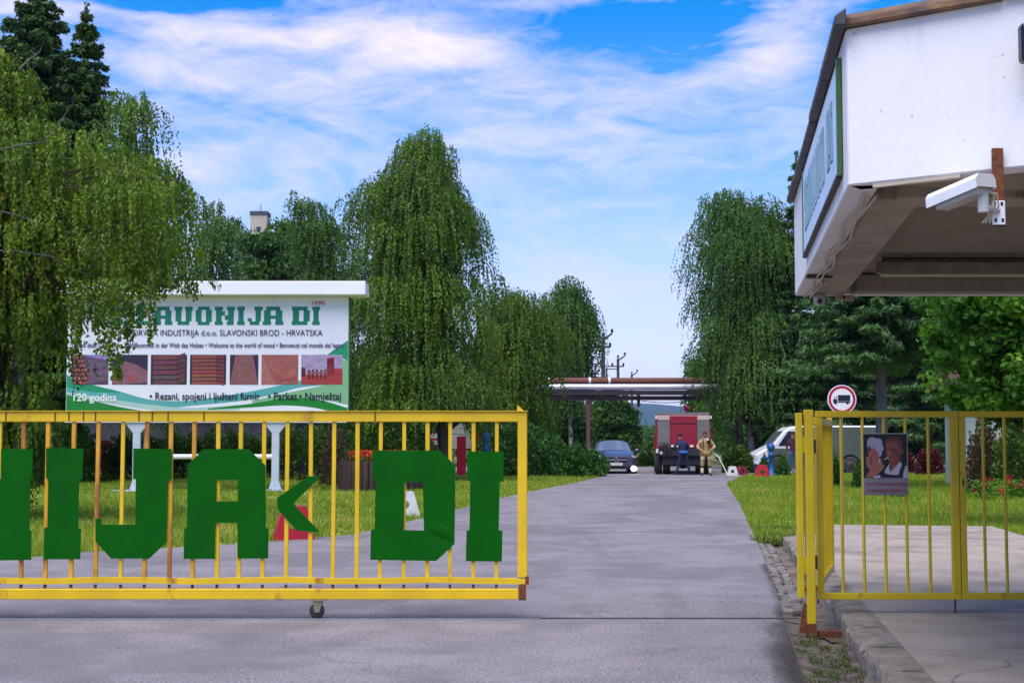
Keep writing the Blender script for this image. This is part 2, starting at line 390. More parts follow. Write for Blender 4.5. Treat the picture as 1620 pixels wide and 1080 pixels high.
mat('rubber', (.022, .022, .024), .8, (.04, .038, .036), 9, 1)
mat('steel_grey', (.38, .40, .42), .45, (.30, .31, .33), 3, 1, metal=.3)
mat('galvanised', (.45, .48, .50), .4, (.33, .36, .38), 8, 1, metal=.6)
mat('wall_white', (.80, .78, .79), .9, (.74, .72, .73), 1.6, 1, bump=.07, bscale=22)
add_layer(MATS['wall_white'], (.36, .35, .38), 17, .685, .715, .8, offs=(3, 1, 5))
add_layer(MATS['wall_white'], (.50, .47, .47), 5, .58, .80, .6, stretch=(1, 1, .12), offs=(1, 4, 2))
add_layer(MATS['wall_white'], (.42, .41, .43), .9, .0, .003, .25, voronoi=True, offs=(2, 3, 4))
add_layer(MATS['wall_white'], (.62, .60, .62), 3.0, .60, .78, .5, stretch=(1, 1, .4))
mat('soffit', (.23, .185, .125), .95, (.29, .235, .165), 2.2, 1, bump=.2, bscale=20)
add_layer(MATS['soffit'], (.10, .08, .06), 2.5, .62, .74, .6, stretch=(1.4, .5, 1))
mat('soffit_beam', (.38, .32, .25), .95, (.30, .25, .185), 3, 1, bump=.2, bscale=25)
add_layer(MATS['soffit_beam'], (.09, .07, .05), 6, .64, .72, .7)
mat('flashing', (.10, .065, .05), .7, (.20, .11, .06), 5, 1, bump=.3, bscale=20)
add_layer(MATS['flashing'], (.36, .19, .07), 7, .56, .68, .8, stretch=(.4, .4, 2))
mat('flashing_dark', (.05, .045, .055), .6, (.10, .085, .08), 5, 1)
mat('sign_glass', (.44, .54, .70), .25, (.58, .64, .78), 1.2, 1, spec=.6)
mat('sign_letter_teal', (.20, .36, .44), .5, (.34, .50, .58), 2, 1)
mat('frame_green', (.03, .17, .035), .5, (.05, .12, .03), 6, 1)
mat('cam_white', (.80, .80, .82), .35, (.70, .70, .72), 4, 1)
mat('cam_grey', (.42, .42, .40), .45)
mat('lens_black', (.01, .01, .012), .12)
mat('cable_cream', (.50, .42, .32), .7)
mat('lamp_housing', (.30, .26, .20), .6, (.20, .16, .11), 9, 1)
mat('lamp_tube', (.62, .60, .36), .35)
mat('board_white', (.76, .76, .82), .55, (.70, .70, .78), .6, 1)
mat('board_cap', (.84, .83, .86), .5, (.78, .77, .82), .8, 1)
mat('board_leg', (.52, .56, .66), .5, (.44, .48, .58), 2, 1)
mat('print_green', srgb(14, 128, 108), .5)
w = mat('print_title', srgb(6, 120, 98), .5)
t = w.node_tree; wv = t.nodes.new('ShaderNodeTexWave'); wv.inputs['Scale'].default_value = 6.5; tcn = t.nodes.new('ShaderNodeTexCoord')
t.links.new(tcn.outputs['Object'], wv.inputs['Vector']); x = t.nodes.new('ShaderNodeMix'); x.data_type = 'RGBA'
x.inputs['A'].default_value = (*srgb(0, 104, 80), 1); x.inputs['B'].default_value = (*srgb(30, 132, 108), 1)
t.links.new(wv.outputs['Fac'], x.inputs['Factor']); t.links.new(x.outputs['Result'], t.nodes['Principled BSDF'].inputs['Base Color'])
mat('print_navy', srgb(34, 30, 74), .5)
mat('print_violet', srgb(86, 64, 120), .5)
mat('print_white', (.82, .84, .84), .5)
mat('print_red', srgb(196, 30, 66), .5)
mat('print_black', (.012, .012, .03), .5)
printmat()
pm = printmat('photo_print'); t = pm.node_tree; bs = t.nodes['Principled BSDF']; tcn = t.nodes.new('ShaderNodeTexCoord'); at0 = [n for n in t.nodes if n.type == 'ATTRIBUTE'][0]
na = t.nodes.new('ShaderNodeTexNoise'); na.inputs['Scale'].default_value = 9; na.inputs['Detail'].default_value = 9; na.inputs['Roughness'].default_value = .75; na.inputs['Distortion'].default_value = 1.2; mpn = t.nodes.new('ShaderNodeMapping'); mpn.inputs['Scale'].default_value = (.7, 1, 1.9)
t.links.new(tcn.outputs['Object'], mpn.inputs[0]); t.links.new(mpn.outputs[0], na.inputs['Vector'])
mr = t.nodes.new('ShaderNodeMapRange'); mr.inputs[1].default_value = .3; mr.inputs[2].default_value = .7; mr.inputs[3].default_value = .45; mr.inputs[4].default_value = 1.5; t.links.new(na.outputs['Fac'], mr.inputs[0])
mu = t.nodes.new('ShaderNodeMix'); mu.data_type = 'RGBA'; mu.blend_type = 'MULTIPLY'; mu.inputs['Factor'].default_value = 1; t.links.new(at0.outputs['Color'], mu.inputs['A']); t.links.new(mr.outputs[0], mu.inputs['B']); t.links.new(mu.outputs['Result'], bs.inputs['Base Color'])
mat('planter_log', (.028, .016, .014), .9, (.05, .028, .022), 9, 1, bump=.6, bscale=30, stretch=(1, 1, .2))
mat('block_red', (.50, .012, .03), .6, (.38, .012, .03), 4, 1, bump=.2)
mat('block_darkred', (.20, .012, .04), .6, (.26, .02, .05), 4, 1)
mat('block_white', (.72, .71, .70), .7, (.60, .58, .56), 4, 1, bump=.2)
add_layer(MATS['block_white'], (.22, .20, .16), 7, .60, .68, .7)
mat('hydrant_blue', (.010, .085, .27), .4, (.012, .07, .22), 6, 1)
mat('post_red', (.60, .010, .035), .5, (.50, .012, .03), 3, 1)
mat('sign_white', (.78, .74, .78), .4)
mat('sign_red', (.40, .005, .035), .4)
mat('sign_black', (.012, .012, .03), .4)
mat('pipe_rust', (.10, .032, .030), .8, (.17, .06, .04), 1.3, 1, bump=.2, stretch=(.5, 1, 1))
mat('pipe_silver', (.70, .70, .74), .35, (.58, .58, .62), 1, 1, metal=.3)
mat('pipe_dark', (.025, .02, .04), .7, (.05, .025, .03), 1.2, 1)
mat('pipe_post', (.13, .055, .065), .8, (.09, .045, .05), 3, 1)
mat('pole_wood', (.06, .05, .055), .9, (.09, .075, .075), 4, 1)
mat('tower_plaster', (.50, .42, .34), .9, (.42, .36, .30), .3, 1)
mat('house_plaster', (.46, .50, .47), .9, (.40, .44, .42), 1, 1)
mat('house_dark', (.055, .055, .085), .9, (.08, .075, .10), 1, 1)
mat('roof_tile', (.10, .055, .05), .9, (.14, .07, .06), 4, 1, bump=.4)
mat('window_dark', (.02, .025, .035), .1, spec=.7)
mat('bark', (.085, .065, .06), .95, (.045, .035, .032), 6, 1, bump=1, bscale=14, stretch=(1, 1, .35))
mat('bark_birch', (.30, .27, .27), .9, (.05, .045, .045), 3.5, 1, bump=.5, bscale=14, stretch=(1, 1, .6), lo=.48, hi=.58)
mat('bark_grey', (.15, .135, .16), .95, (.08, .07, .08), 5, 1, bump=1, bscale=14, stretch=(1, 1, .35))
mat('twig', (.06, .045, .03), .9)
mat('truck_red', (.27, .004, .022), .3, (.23, .004, .020), 2, 1, coat=.3)
mat('truck_grey', (.20, .19, .185), .5, (.16, .15, .15), 3, 1)
mat('truck_beige', (.52, .40, .33), .5)
mat('truck_dark', (.016, .014, .024), .7, (.03, .025, .035), 5, 1)
mat('chrome', (.75, .77, .82), .15, metal=1.0)
mat('car_navy', (.045, .046, .080), .18, coat=.8, spec=.6)
mat('car_glass', (.30, .35, .38), .06, spec=1.0, coat=.5, metal=.6)
mat('plate_white', (.62, .60, .60), .5)
mat('lamp_clear', (.55, .55, .60), .1, spec=.8)
mat('headlight_on', (.9, .85, 1), .2, emit=(1, .88, 1), estr=7.0)
mat('tail_light', (.75, .70, .70), .3)
mat('van_white', (.70, .69, .74), .3, (.64, .63, .67), 1, 1, coat=.3)
mat('van_lower', (.085, .10, .08), .5, (.065, .08, .065), 1, 1)
mat('cloth_navy', (.012, .014, .055), .9, (.02, .022, .07), 8, 1)
mat('cloth_blue', (.03, .14, .42), .8)
mat('cloth_jeans', (.03, .075, .17), .9, (.045, .09, .19), 7, 1)
mat('cloth_maroon', (.055, .012, .03), .9)
mat('fire_coat', (.42, .28, .11), .9, (.30, .19, .08), 9, 1)
mat('reflective', (.75, .70, .45), .3)
mat('skin', (.36, .17, .12), .6)
mat('hair_dark', (.02, .014, .012), .8)
mat('hair_brown', (.10, .045, .025), .8)
mat('boot', (.018, .015, .02), .6)
mat('hose_pale', (.60, .55, .50), .7)
mat('flower_orange', (.75, .085, .03), .6, (.60, .05, .03), 40, 1)
mat('flower_red', (.45, .006, .03), .6)
leafmat('leaf_near_birch', (.052, .108, .006), (.180, .280, .012), (.34, .30, .02), .38)
leafmat('leaf_birch', (.046, .108, .012), (.165, .275, .022), None, .45)
leafmat('leaf_birch_dark', (.038, .102, .018), (.118, .228, .030), None, .45)
leafmat('leaf_far', (.038, .100, .024), (.105, .205, .036), None, .4)
leafmat('leaf_spruce', (.028, .078, .022), (.080, .168, .038), None, .25)
leafmat('leaf_cedar', (.018, .055, .012), (.070, .140, .024), None, .15)
leafmat('leaf_bright', (.034, .125, .010), (.150, .340, .022), (.30, .44, .05), .5)
leafmat('leaf_hedge', (.022, .060, .008), (.105, .190, .016), None, .25)
leafmat('leaf_juniper', (.020, .080, .014), (.095, .225, .032), None, .15)
leafmat('leaf_barberry', (.05, .03, .02), (.13, .09, .035), (.20, .05, .03), .25)
leafmat('leaf_redbush', (.05, .006, .014), (.15, .014, .03), None, .25)
leafmat('leaf_grass', (.125, .215, .010), (.32, .40, .03), (.52, .40, .13), .4)
leafmat('leaf_weed', (.04, .085, .012), (.13, .19, .03), (.30, .26, .08), .35)
leafmat('petal', (.62, .03, .02), (.85, .13, .03), None, .3)
leafmat('petal_red', (.35, .004, .02), (.55, .01, .04), None, .3)

# ------------------------------------------------------------------ the setting: ground, road, pavement
def sheet(name, pts, z, m, label, cat, kind='structure', thick=0.0):
    b = MB()
    if thick: b.prism([(p[0], p[1], z-thick) for p in pts], (0, 0, thick))
    else: b.poly([(p[0], p[1], z) for p in pts])
    return b.build(name, m, None, label, cat, kind=kind)
sheet('ground', [(-3300, -60), (3300, -60), (3300, 4800), (-3300, 4800)], -.09, 'field', 'wide green ground stretching to the horizon beyond the factory yard', 'ground')
P = lambda px, py: tuple(gnd(px, py)[:2])
left_edge = [(-60, 10.5), (-20, 15.5), P(0, 886), P(130, 873), P(340, 862), P(430, 856), P(560, 845), P(640, 826), P(720, 806), P(790, 788), P(833, 778), P(907, 764), P(957, 752)]
right_edge = [P(1275, 1080), P(1240, 975), P(1222, 915), P(1195, 850), P(1172, 800), P(1150, 765)]
junction = [(2.0, 61.5), (-14, 62.0), (-30, 66), (-30, 74), (60, 78), (60, 69), (22, 62.5), (9.9, 60.5)]
road_pts = [(-60, -12), (1.0, -12), (1.2, 4)]+right_edge+junction[::-1]+left_edge[::-1]
sheet('road', road_pts, 0.0, 'asphalt', 'worn grey asphalt drive running from the gate to the fire truck', 'road', thick=.09)
# lawns either side, slightly below the road edge
gl = [(-60, 10.3), (-20, 15.3)]+left_edge[2:]+[(3.6, 61.0), (-14, 61.6), (-60, 64)]
sheet('left_lawn', [(x-.03, y+.05) for x, y in gl], -.02, 'lawn', 'mown lawn with straw patches left of the drive', 'lawn')
# raised concrete pavement on the right and its kerb
KX = lambda y: 2.62+(y-11.2)*.1415           # kerb line (top edge) as a function of distance
ZS = .13
slab = [(KX(1.0)+.28, 1.0), (KX(12.05)+.28, 12.05), (14, 12.05), (14, 1.0)]
slab2 = [(KX(12.05)+.28, 12.07), (KX(20.2)+.28, 20.2), (KX(20.2)+1.0, 22.6), gnd(1300, 829, ZS)[:2], gnd(1570, 832, ZS)[:2], gnd(1640, 853, ZS)[:2], (14, 19.5), (14, 12.07)]
sheet('pavement', slab, ZS, 'concrete', 'raised concrete pavement slab in front of the small yellow gate', 'pavement', thick=.22)
sheet('pavement', slab2, ZS, 'concrete', 'cracked concrete pavement slab behind the small yellow gate', 'pavement', thick=.22)
# kerb stones, rough edged, one by one
kerb = thing('kerb', (KX(11), 11, 0), 'row of rough concrete kerb stones edging the right pavement', 'kerb', kind='structure')
y = 1.2
while y < 20.6:
    ln = random.uniform(.92, 1.06); y1 = y+ln
    bm = bmesh.new(); n = 9
    xs = [0, .03, .14, .27]
    verts = []
    for i in range(n+1):
        yy = y+.008+(ln-.016)*i/n; x = KX(yy); j = lambda s: random.uniform(-s, s)
        row = [bm.verts.new((x+.012+j(.014), yy, -.12)), bm.verts.new((x+.004+j(.02), yy, ZS-.05+j(.02))), bm.verts.new((x+.03+j(.02), yy, ZS-.004+j(.014))), bm.verts.new((x+.14, yy, ZS+.006+j(.006))), bm.verts.new((x+.272, yy, ZS+.004)), bm.verts.new((x+.272, yy, -.12))]
        verts.append(row)
    for a, b2 in zip(verts, verts[1:]):
        for k in range(5): bm.faces.new((a[k], a[k+1], b2[k+1], b2[k]))
    bm.faces.new(verts[0]); bm.faces.new(verts[-1][::-1])
    bmesh.ops.recalc_face_normals(bm, faces=bm.faces)
    me = bpy.data.meshes.new('kerb_stone'); bm.to_mesh(me); bm.free()
    me.transform(Matrix.Translation(-base_of(kerb))); me.materials.append(MATS['kerb_concrete'])
    o = link_mesh('kerb_stone', me, kerb)
    y = y1
# rounded broken end of the slab behind the posts
b = MB()
for k in range(7):
    a0 = R(180-k*15); c = (KX(20.2)+.75, 20.6)
    b.obox((c[0]+.62*math.cos(a0), c[1]+.75*math.sin(a0), .02), (.10*math.cos(a0), .10*math.sin(a0), 0), (-.12*math.sin(a0), .12*math.cos(a0), 0), (0, 0, ZS-.01+random.uniform(-.02, .015)))
b.build('kerb_end', 'kerb_concrete', kerb, 'broken rounded end of the kerb', bevel=.03, seg=2)
# gutter between road and kerb: concrete bed, a strip of set stones, soil at the road edge
def RX(y):
    e = right_edge
    for (x0, y0), (x1, y1) in zip([(1.0, 1.0)]+e, e):
        if y0 <= y <= y1: return x0+(x1-x0)*(y-y0)/(y1-y0)
    return e[-1][0]
gut = thing('gutter', (RX(12), 12, 0), 'shallow gutter of set stones and concrete between drive and kerb', 'gutter', kind='structure')
ys = np.linspace(1.2, 22.2, 60)
b = MB(); vs = []; fs = []
for i, y in enumerate(ys):
    x0 = RX(y)+.004; x1 = KX(y)+.02
    for k, (f, z) in enumerate(((0, -.035), (.35, -.055), (.7, -.07), (1, -.05))): vs.append((x0+(x1-x0)*f, y, z+random.uniform(-.008, .008)))
for i in range(len(ys)-1):
    for k in range(3): fs.append((i*4+k, i*4+k+1, i*4+k+5, i*4+k+4))
b.add(vs, fs, True); b.build('gutter_bed', 'gutter_concrete', gut)
y = 13.2
while y < 21.8:
    w = .19; ln = random.uniform(.17, .26)
    for q in (0, 1):
        yy = y+q*.09; x = RX(yy)+.075+q*.105+random.uniform(-.015, .015)
        MB().obox((x, yy+ln/2, -.035+random.uniform(-.012, .012)), (.046+random.uniform(-.012, .010), random.uniform(-.015, .015), random.uniform(-.006, .006)), (random.uniform(-.01, .01), ln/2-.012, 0), (0, 0, .03)).build('gutter_stone', 'gutter_stone', gut, bevel=.012)
    y += ln+.012
# drain opening under the posts: dark pit with an iron bar across it
b = MB(); yd = 11.75
b.box(RX(yd)+.30, KX(yd)+.01, yd-.20, yd+.20, -.05, -.045); b.build('drain_pit', 'soil', gut)
MB().bar((RX(yd)+.26, yd+.10, -.025), (KX(yd)+.03, yd+.10, -.02), .09, .05).build('drain_bar', 'rust', gut)
# dirt washed onto the road edge (irregular, thins out by itself)
dm = mat('dirt', (.035, .028, .024), 1.0, (.06, .045, .035), 7, 1)
t = dm.node_tree; bs = t.nodes['Principled BSDF']; at_ = t.nodes.new('ShaderNodeAttribute'); at_.attribute_name = 'tint'
nn = t.nodes.new('ShaderNodeTexNoise'); nn.inputs['Scale'].default_value = 1.8; nn.inputs['Detail'].default_value = 7; nn.inputs['Roughness'].default_value = .7
mm = t.nodes.new('ShaderNodeMath'); mm.operation = 'MULTIPLY_ADD'; mm.inputs[1].default_value = .80; t.links.new(at_.outputs['Fac'], mm.inputs[0])
m2 = t.nodes.new('ShaderNodeMath'); m2.operation = 'SUBTRACT'; m2.inputs[1].default_value = 1.27; nx = t.nodes.new('ShaderNodeMath'); nx.operation = 'MULTIPLY'; nx.inputs[1].default_value = 1.6; t.links.new(nn.outputs['Fac'], nx.inputs[0]); t.links.new(nx.outputs[0], m2.inputs[0]); t.links.new(m2.outputs[0], mm.inputs[2])
m3 = t.nodes.new('ShaderNodeMath'); m3.operation = 'MULTIPLY'; m3.inputs[1].default_value = 2.4; m3.use_clamp = True; t.links.new(mm.outputs[0], m3.inputs[0]); t.links.new(m3.outputs[0], bs.inputs['Alpha'])
ys = np.linspace(7.6, 24, 50); vs = []; tv = []; fs = []
for i, y in enumerate(ys):
    k = .50 if y < 12.6 else .30
    for f, tt in ((0, 1), (.45, .55), (1, 0)):
        vs.append((RX(y)-.004-f*k, y, .004)); tv.append(tt*(1.0 if y < 16 else max(.25, 1-(y-16)/9)))
for i in range(len(ys)-1):
    for q in range(2): fs.append((i*3+q, (i+1)*3+q, (i+1)*3+q+1, i*3+q+1))
b = MB(); b.add(vs, fs); o = b.build('road_dirt', 'dirt', None, 'dark dirt washed along the right edge of the drive', 'dirt', kind='structure')
a = o.data.attributes.new('tint', 'FLOAT', 'POINT'); a.data.foreach_set('value', np.array(tv, dtype=np.float32))
# right lawn
gr = [(RX(21.6)+.0, 21.8), P(1195, 850), P(1172, 800), P(1150, 765), (9.9, 60.2), (22, 62.2), (60, 68.5), (60, 18), (14.05, 18), (14.05, 19.6), gnd(1640, 853, ZS)[:2], gnd(1570, 832, ZS)[:2], gnd(1300, 829, ZS)[:2], (KX(20.2)+1.0, 22.7), (KX(20.2)+.05, 21.6)]
sheet('right_lawn', gr, -.015, 'lawn', 'bright lawn right of the drive behind the yellow fence', 'lawn')
# steel rail of the sliding gate, set in the asphalt
rl = thing('gate_rail', (0, 12.63, 0), 'thin steel rail across the drive under the sliding gate', 'rail', kind='structure')
MB().box(-12, .25, 12.607, 12.622, .002, .008).build('rail_edge', 'galvanised', rl)
MB().box(-12, 2.52, 12.627, 12.690, .002, .006).build('rail_groove', 'dark_iron', rl)
HAZE = .00008
# hills far away
b = MB(); vs = []; fs = []; N = 90
for i in range(N+1):
    x = -3200+6400*i/N; h = 62+26*math.sin(i*.13+1.1)+14*math.sin(i*.41)+5*math.sin(i*1.3)
    for k in range(7):
        f = k/6; vs.append((x+40*math.sin(k+i), 3600+900*f, h*math.sin(f*math.pi/2)*(1+.06*math.sin(i*.9+k*2))-.2))
for i in range(N):
    for k in range(6): fs.append((i*7+k, (i+1)*7+k, (i+1)*7+k+1, i*7+k+1))
b.add(vs, fs, True); b.build('hills', 'hill_forest', None, 'low wooded hills far behind the fire truck, blue with distance', 'hills', kind='structure')

hzb = MB(); hzb.box(-3400, 3400, -80, 4900, -1.1, 135); hzo = hzb.build('haze', [], None, 'thin summer haze over the whole place that turns the far hills blue', 'haze', kind='stuff')
hm = bpy.data.materials.new('haze_air'); hm.use_nodes = True; ht = hm.node_tree; ht.nodes.clear()
pv = ht.nodes.new('ShaderNodeVolumePrincipled'); pv.inputs['Color'].default_value = (.40, .64, 1.0, 1); pv.inputs['Density'].default_value = HAZE; pv.inputs['Anisotropy'].default_value = 0.0
mo = ht.nodes.new('ShaderNodeOutputMaterial'); ht.links.new(pv.outputs[0], mo.inputs['Volume']); hzo.data.materials.append(hm)
# ------------------------------------------------------------------ sliding gate with cut-out letters
YG = 12.65
def G(px, py, Y=YG): v = at(px, py, Y); return (v.x, v.z)
gx = lambda px: at(px, 800, YG).x
gz = lambda py, px=600: at(px, py, YG).z
x_end, x_lo = gx(834), -6.6
zt, zt0 = gz(651), gz(667); zb1, zb0 = gz(913), gz(922); zl1, zl0 = gz(930), gz(947)
gate = thing('sliding_gate', (-2.4, YG, 0), 'long yellow sliding gate with big green cut-out letters, rolled open across the drive', 'gate')
b = MB(); b.box(x_lo, x_end, YG-.03, YG+.03, zt0, zt); b.build('top_rail', 'gate_yellow', gate, bevel=.004)
b = MB(); b.box(x_lo, x_end+.004, YG-.045, YG+.045, zt+.001, zt+.008); b.build('top_flange', 'gate_yellow', gate)
b = MB(); xw = gx(820)
for i in range(16):
    x0 = x_lo+(x_end-x_lo)*i/16; x1 = x_lo+(x_end-x_lo)*(i+1)/16; d0 = .008*math.sin(i*1.9); d1 = .008*math.sin((i+1)*1.9)
    b.prism([(x0, YG-.034, zb0+d0), (x1, YG-.034, zb0+d1), (x1, YG-.034, zb1+d1), (x0, YG-.034, zb1+d0)], (0, .06, 0))
b.build('lower_rail', 'gate_yellow', gate)
MB().box(x_lo, gx(820), YG-.04, YG+.04, zl0, zl1).build('bottom_beam', 'gate_yellow', gate, bevel=.005)
MB().box(gx(819), gx(834), YG-.034, YG+.034, zb1+.002, zt0-.002).build('end_post', 'gate_yellow', gate, bevel=.005)
MB().box(gx(820.5), gx(832), YG-.044, YG+.044, zl0-.006, zb0-.003).build('end_foot', 'rust', gate, 'rusty lower end of the gate frame', bevel=.005)
MB().prism([(gx(818), YG-.012, zt+.009), (gx(829), YG-.012, zt+.009), (gx(818.5), YG-.012, zt+.062)], (0, .024, 0)).build('catch_plate', 'gate_yellow', gate)
MB().box(gx(831), gx(836.5), YG-.05, YG+.05, zb0-.004, zb1+.012).build('stop_block', 'rust', gate)
# dark weld seams on the top rail
for px in (8, 86, 108, 131, 150, 219, 240, 265, 322, 593):
    MB().box(gx(px)-.006, gx(px)+.006, YG-.0325, YG-.0305, zt0+.002, zt-.004).build('weld_seam', 'weld_dark', gate)
bars = [35, 74, 115, 154, 193, 231, 269, 306, 344, 380, 417, 454, 491, 528, 565, 602, 639, 676, 712, 749, 786]
sp = .211; xs = [gx(p) for p in bars]
k = 1
while xs[0]-sp > x_lo+.05: xs.insert(0, xs[0]-sp)
for i, x in enumerate(xs):
    lean = random.uniform(-.006, .006); w = .033+random.uniform(-.002, .003)
    rusty = x < gx(330) and i % 5 != 4
    MB().bar((x+lean, YG, zb0+.002), (x, YG, zt0-.001), w, .03).build('bar', 'gate_yellow_rusty' if rusty else 'gate_yellow', gate)
    MB().box(x+lean-.011, x+lean+.011, YG-.012, YG+.012, zl1+.001, zb0-.012).build('stub', 'rust', gate)
LET = {
 'N': [[(-98, 710), (-52, 709), (-18, 757), (-12, 772), (-10, 759), (2, 757), (1.5, 710), (52, 710), (51.5, 748), (48, 762), (47, 838), (50, 839), (49.5, 885), (0, 886), (-2, 858), (-44, 800), (-45, 838), (-40, 839), (-41, 885), (-98, 885), (-97, 838), (-92, 837), (-91, 760), (-98, 759)]],
 'I': [[(73, 708), (132, 709), (130.5, 758), (125.5, 759), (124, 835), (128.5, 836), (127, 884), (68.6, 884), (70, 835), (75, 833), (76.5, 757), (73, 756.5)]],
 'J': [[(211, 709), (272, 710), (271.5, 759), (266, 759), (264.5, 837), (264, 857), (236, 883), (176, 883), (151, 856), (151, 820), (160.5, 820), (161, 829.5), (214, 829.5), (215, 757.5), (210.5, 757.5)]],
 'A': [[(322.7, 710), (393.6, 710), (420, 736), (420.7, 834.5), (425, 835), (424.3, 882.7), (375.6, 883), (375.6, 826.5), (341, 826.5), (340, 883.5), (290.6, 883.5), (291.6, 835), (296, 833.6), (297, 734.5)], [(342.6, 758.7), (376.6, 758.7), (376.3, 792.7), (342.3, 792.7)]],
 '<': [[(488, 753), (507, 753), (464, 796), (506.7, 841.7), (470, 839), (439, 805), (438.7, 786.7)]],
 'D': [[(589, 712), (696.7, 712.3), (720.7, 736.7), (719, 860), (690, 886.7), (585.7, 885), (586.7, 838), (593, 836.7), (594, 760), (589, 759)], [(640, 762), (669, 762), (670.7, 838.7), (638.7, 838)]],
 'I2': [[(739, 714), (796.7, 714), (796.7, 761.7), (790.7, 762), (789, 838), (795, 839), (794, 887.7), (737, 887), (738, 839), (742.7, 838), (744, 760.7), (739, 760)]],
}
words = {'N': 'green sheet metal letter N, half out of view', 'I': 'green sheet metal letter I before the J', 'J': 'green sheet metal letter J', 'A': 'green sheet metal letter A', '<': 'green sheet metal angle mark between the words', 'D': 'green sheet metal letter D with a dent low on its bowl', 'I2': 'green sheet metal letter I at the end of the gate'}
for ch, loops in LET.items():
    o = flat_outline('letter_plate', [[G(px, py, YG-.03) for px, py in lp] for lp in loops], (YG-.034, YG-.029), 'letter_green', gate, words[ch])
    if ch == 'D':
        c = Vector(G(700, 846)); b0 = base_of(gate)
        bm = bmesh.new(); bm.from_mesh(o.data); bmesh.ops.triangulate(bm, faces=bm.faces); bmesh.ops.subdivide_edges(bm, edges=bm.edges, cuts=9, use_grid_fill=True)
        for v in bm.verts:
            dx, dz = v.co.x+b0.x-c.x, v.co.z+b0.z-c.y; r = math.hypot(dx*1.0, dz*1.6)
            if r < .15: v.co.y -= .009*math.cos(r/.15*math.pi/2)*math.sin(dz*30+dx*14)
        bm.to_mesh(o.data); bm.free()
# roller under the bottom beam
wx = gx(503)
wh = MB(); wh.lathe((wx, YG-.022, .070), [(.018, 0), (.055, 0), (.066, .006), (.068, .022), (.066, .038), (.055, .044), (.018, .044)], 20, 'Y'); wh.build('roller', 'rubber', gate)
b = MB(); b.box(wx-.055, wx+.075, YG-.042, YG+.042, zl0-.014, zl0-.001); b.prism([(wx-.035, YG-.032, zl0-.015), (wx+.055, YG-.032, zl0-.015), (wx+.022, YG-.032, .060), (wx-.016, YG-.032, .060)], (0, .006, 0)); b.prism([(wx-.035, YG+.026, zl0-.015), (wx+.055, YG+.026, zl0-.015), (wx+.022, YG+.026, .060), (wx-.016, YG+.026, .060)], (0, .006, 0)); b.build('roller_bracket', 'lamp_housing', gate)
wx2 = -5.6
o2 = MB(); o2.lathe((wx2, YG-.022, .070), [(.018, 0), (.055, 0), (.066, .006), (.068, .022), (.066, .038), (.055, .044), (.018, .044)], 20, 'Y'); o2.build('roller', 'rubber', gate)
MB().box(wx2-.02, wx2+.02, YG-.034, YG+.034, .06, zl0-.001).build('roller_bracket', 'lamp_housing', gate)

# ------------------------------------------------------------------ pedestrian fence / gate on the right
YF = 12.0
fx = lambda px: at(px, 800, YF).x
fz = lambda py: at(1400, py, YF).z
ft, ft0, fb1, fb0 = fz(650), fz(660), fz(937), fz(947.5)
def fence_leaf(x0, x1, barpx, label, wl, wr, extra=()):
    t_ = thing('fence_gate', (x0, YF, ZS), label, 'gate', 'yellow tube gate leaves on the pavement')
    MB().box(x0, x1, YF-.025, YF+.025, ft0, ft).build('top_rail', 'fence_yellow', t_, bevel=.004)
    MB().box(x0, x1, YF-.025, YF+.025, fb0, fb1).build('bottom_rail', 'fence_yellow', t_, bevel=.004)
    MB().box(x0, x0+wl, YF-.025, YF+.025, fb1+.001, ft0-.001).build('stile', 'fence_yellow', t_, bevel=.004)
    MB().box(x1-wr, x1, YF-.025, YF+.025, fb1+.001, ft0-.001).build('stile', 'fence_yellow', t_, bevel=.004)
    for x in barpx: MB().tube([(x, YF, fb1-.004), (x, YF, ft0+.004)], .0135, 8, cap=False).build('bar', 'fence_yellow', t_)
    return t_
f1 = fence_leaf(fx(1292), fx(1517), [fx(p) for p in (1332, 1366, 1400, 1434, 1470)], 'yellow tube gate leaf carrying the smoking poster', .05, .065)
x = fx(1557); bx = []
while x < 5.2: bx.append(x); x += fx(1591)-fx(1557)
f2 = fence_leaf(fx(1518.2), 5.35, bx, 'yellow tube gate leaf right of the poster leaf, with keyhole plate', .05, .05)
MB().box(fx(1522), fx(1524.5), YF-.028, YF-.0255, fz(768), fz(757)).build('keyhole', 'dark_iron', f2)
MB().tube([(fx(1508), YF, fb0-.002), (fx(1508), YF, ZS-.03)], .009, 8).build('drop_bolt', 'dark_iron', f1)
for py in (700, 720, 745): MB().box(fx(1518.6), fx(1519.6), YF-.028, YF-.0255, fz(py+6), fz(py)).build('paint_chip', 'dark_iron', f2)
# main post and the narrow slam post with hinges
YP = 11.86
px_ = lambda p: at(p, 800, YP).x
zp = lambda p: at(1280, p, YP).z
post = thing('gate_post', (px_(1281), YP, -.04), 'thick yellow square gate post with rusty foot in the gutter', 'post')
MB().box(px_(1274), px_(1287.5), YP-.036, YP+.036, -.07, zp(648)).build('shaft', 'fence_yellow', post, bevel=.004)
MB().box(px_(1273.6), px_(1287.9), YP-.038, YP+.038, -.07, zp(985)).build('rusty_foot', 'rust', post)
MB().prism([(px_(1261), YP-.01, -.02), (px_(1273), YP-.01, -.02), (px_(1273), YP-.01, zp(954)), (px_(1269), YP-.01, zp(957))], (0, .02, 0)).build('gusset', 'rust', post, 'rusty triangular gusset')
for py in (705, 888): MB().box(px_(1288), px_(1291.5), YP-.02, YP+.02, zp(py+12), zp(py-10)).build('latch_plate', 'dark_iron', post)
for py in (702, 893):
    MB().tube([(px_(1272), YP-.01, zp(py+14)), (px_(1272), YP-.01, zp(py-12))], .016, 8).build('hinge', 'fence_yellow', post)
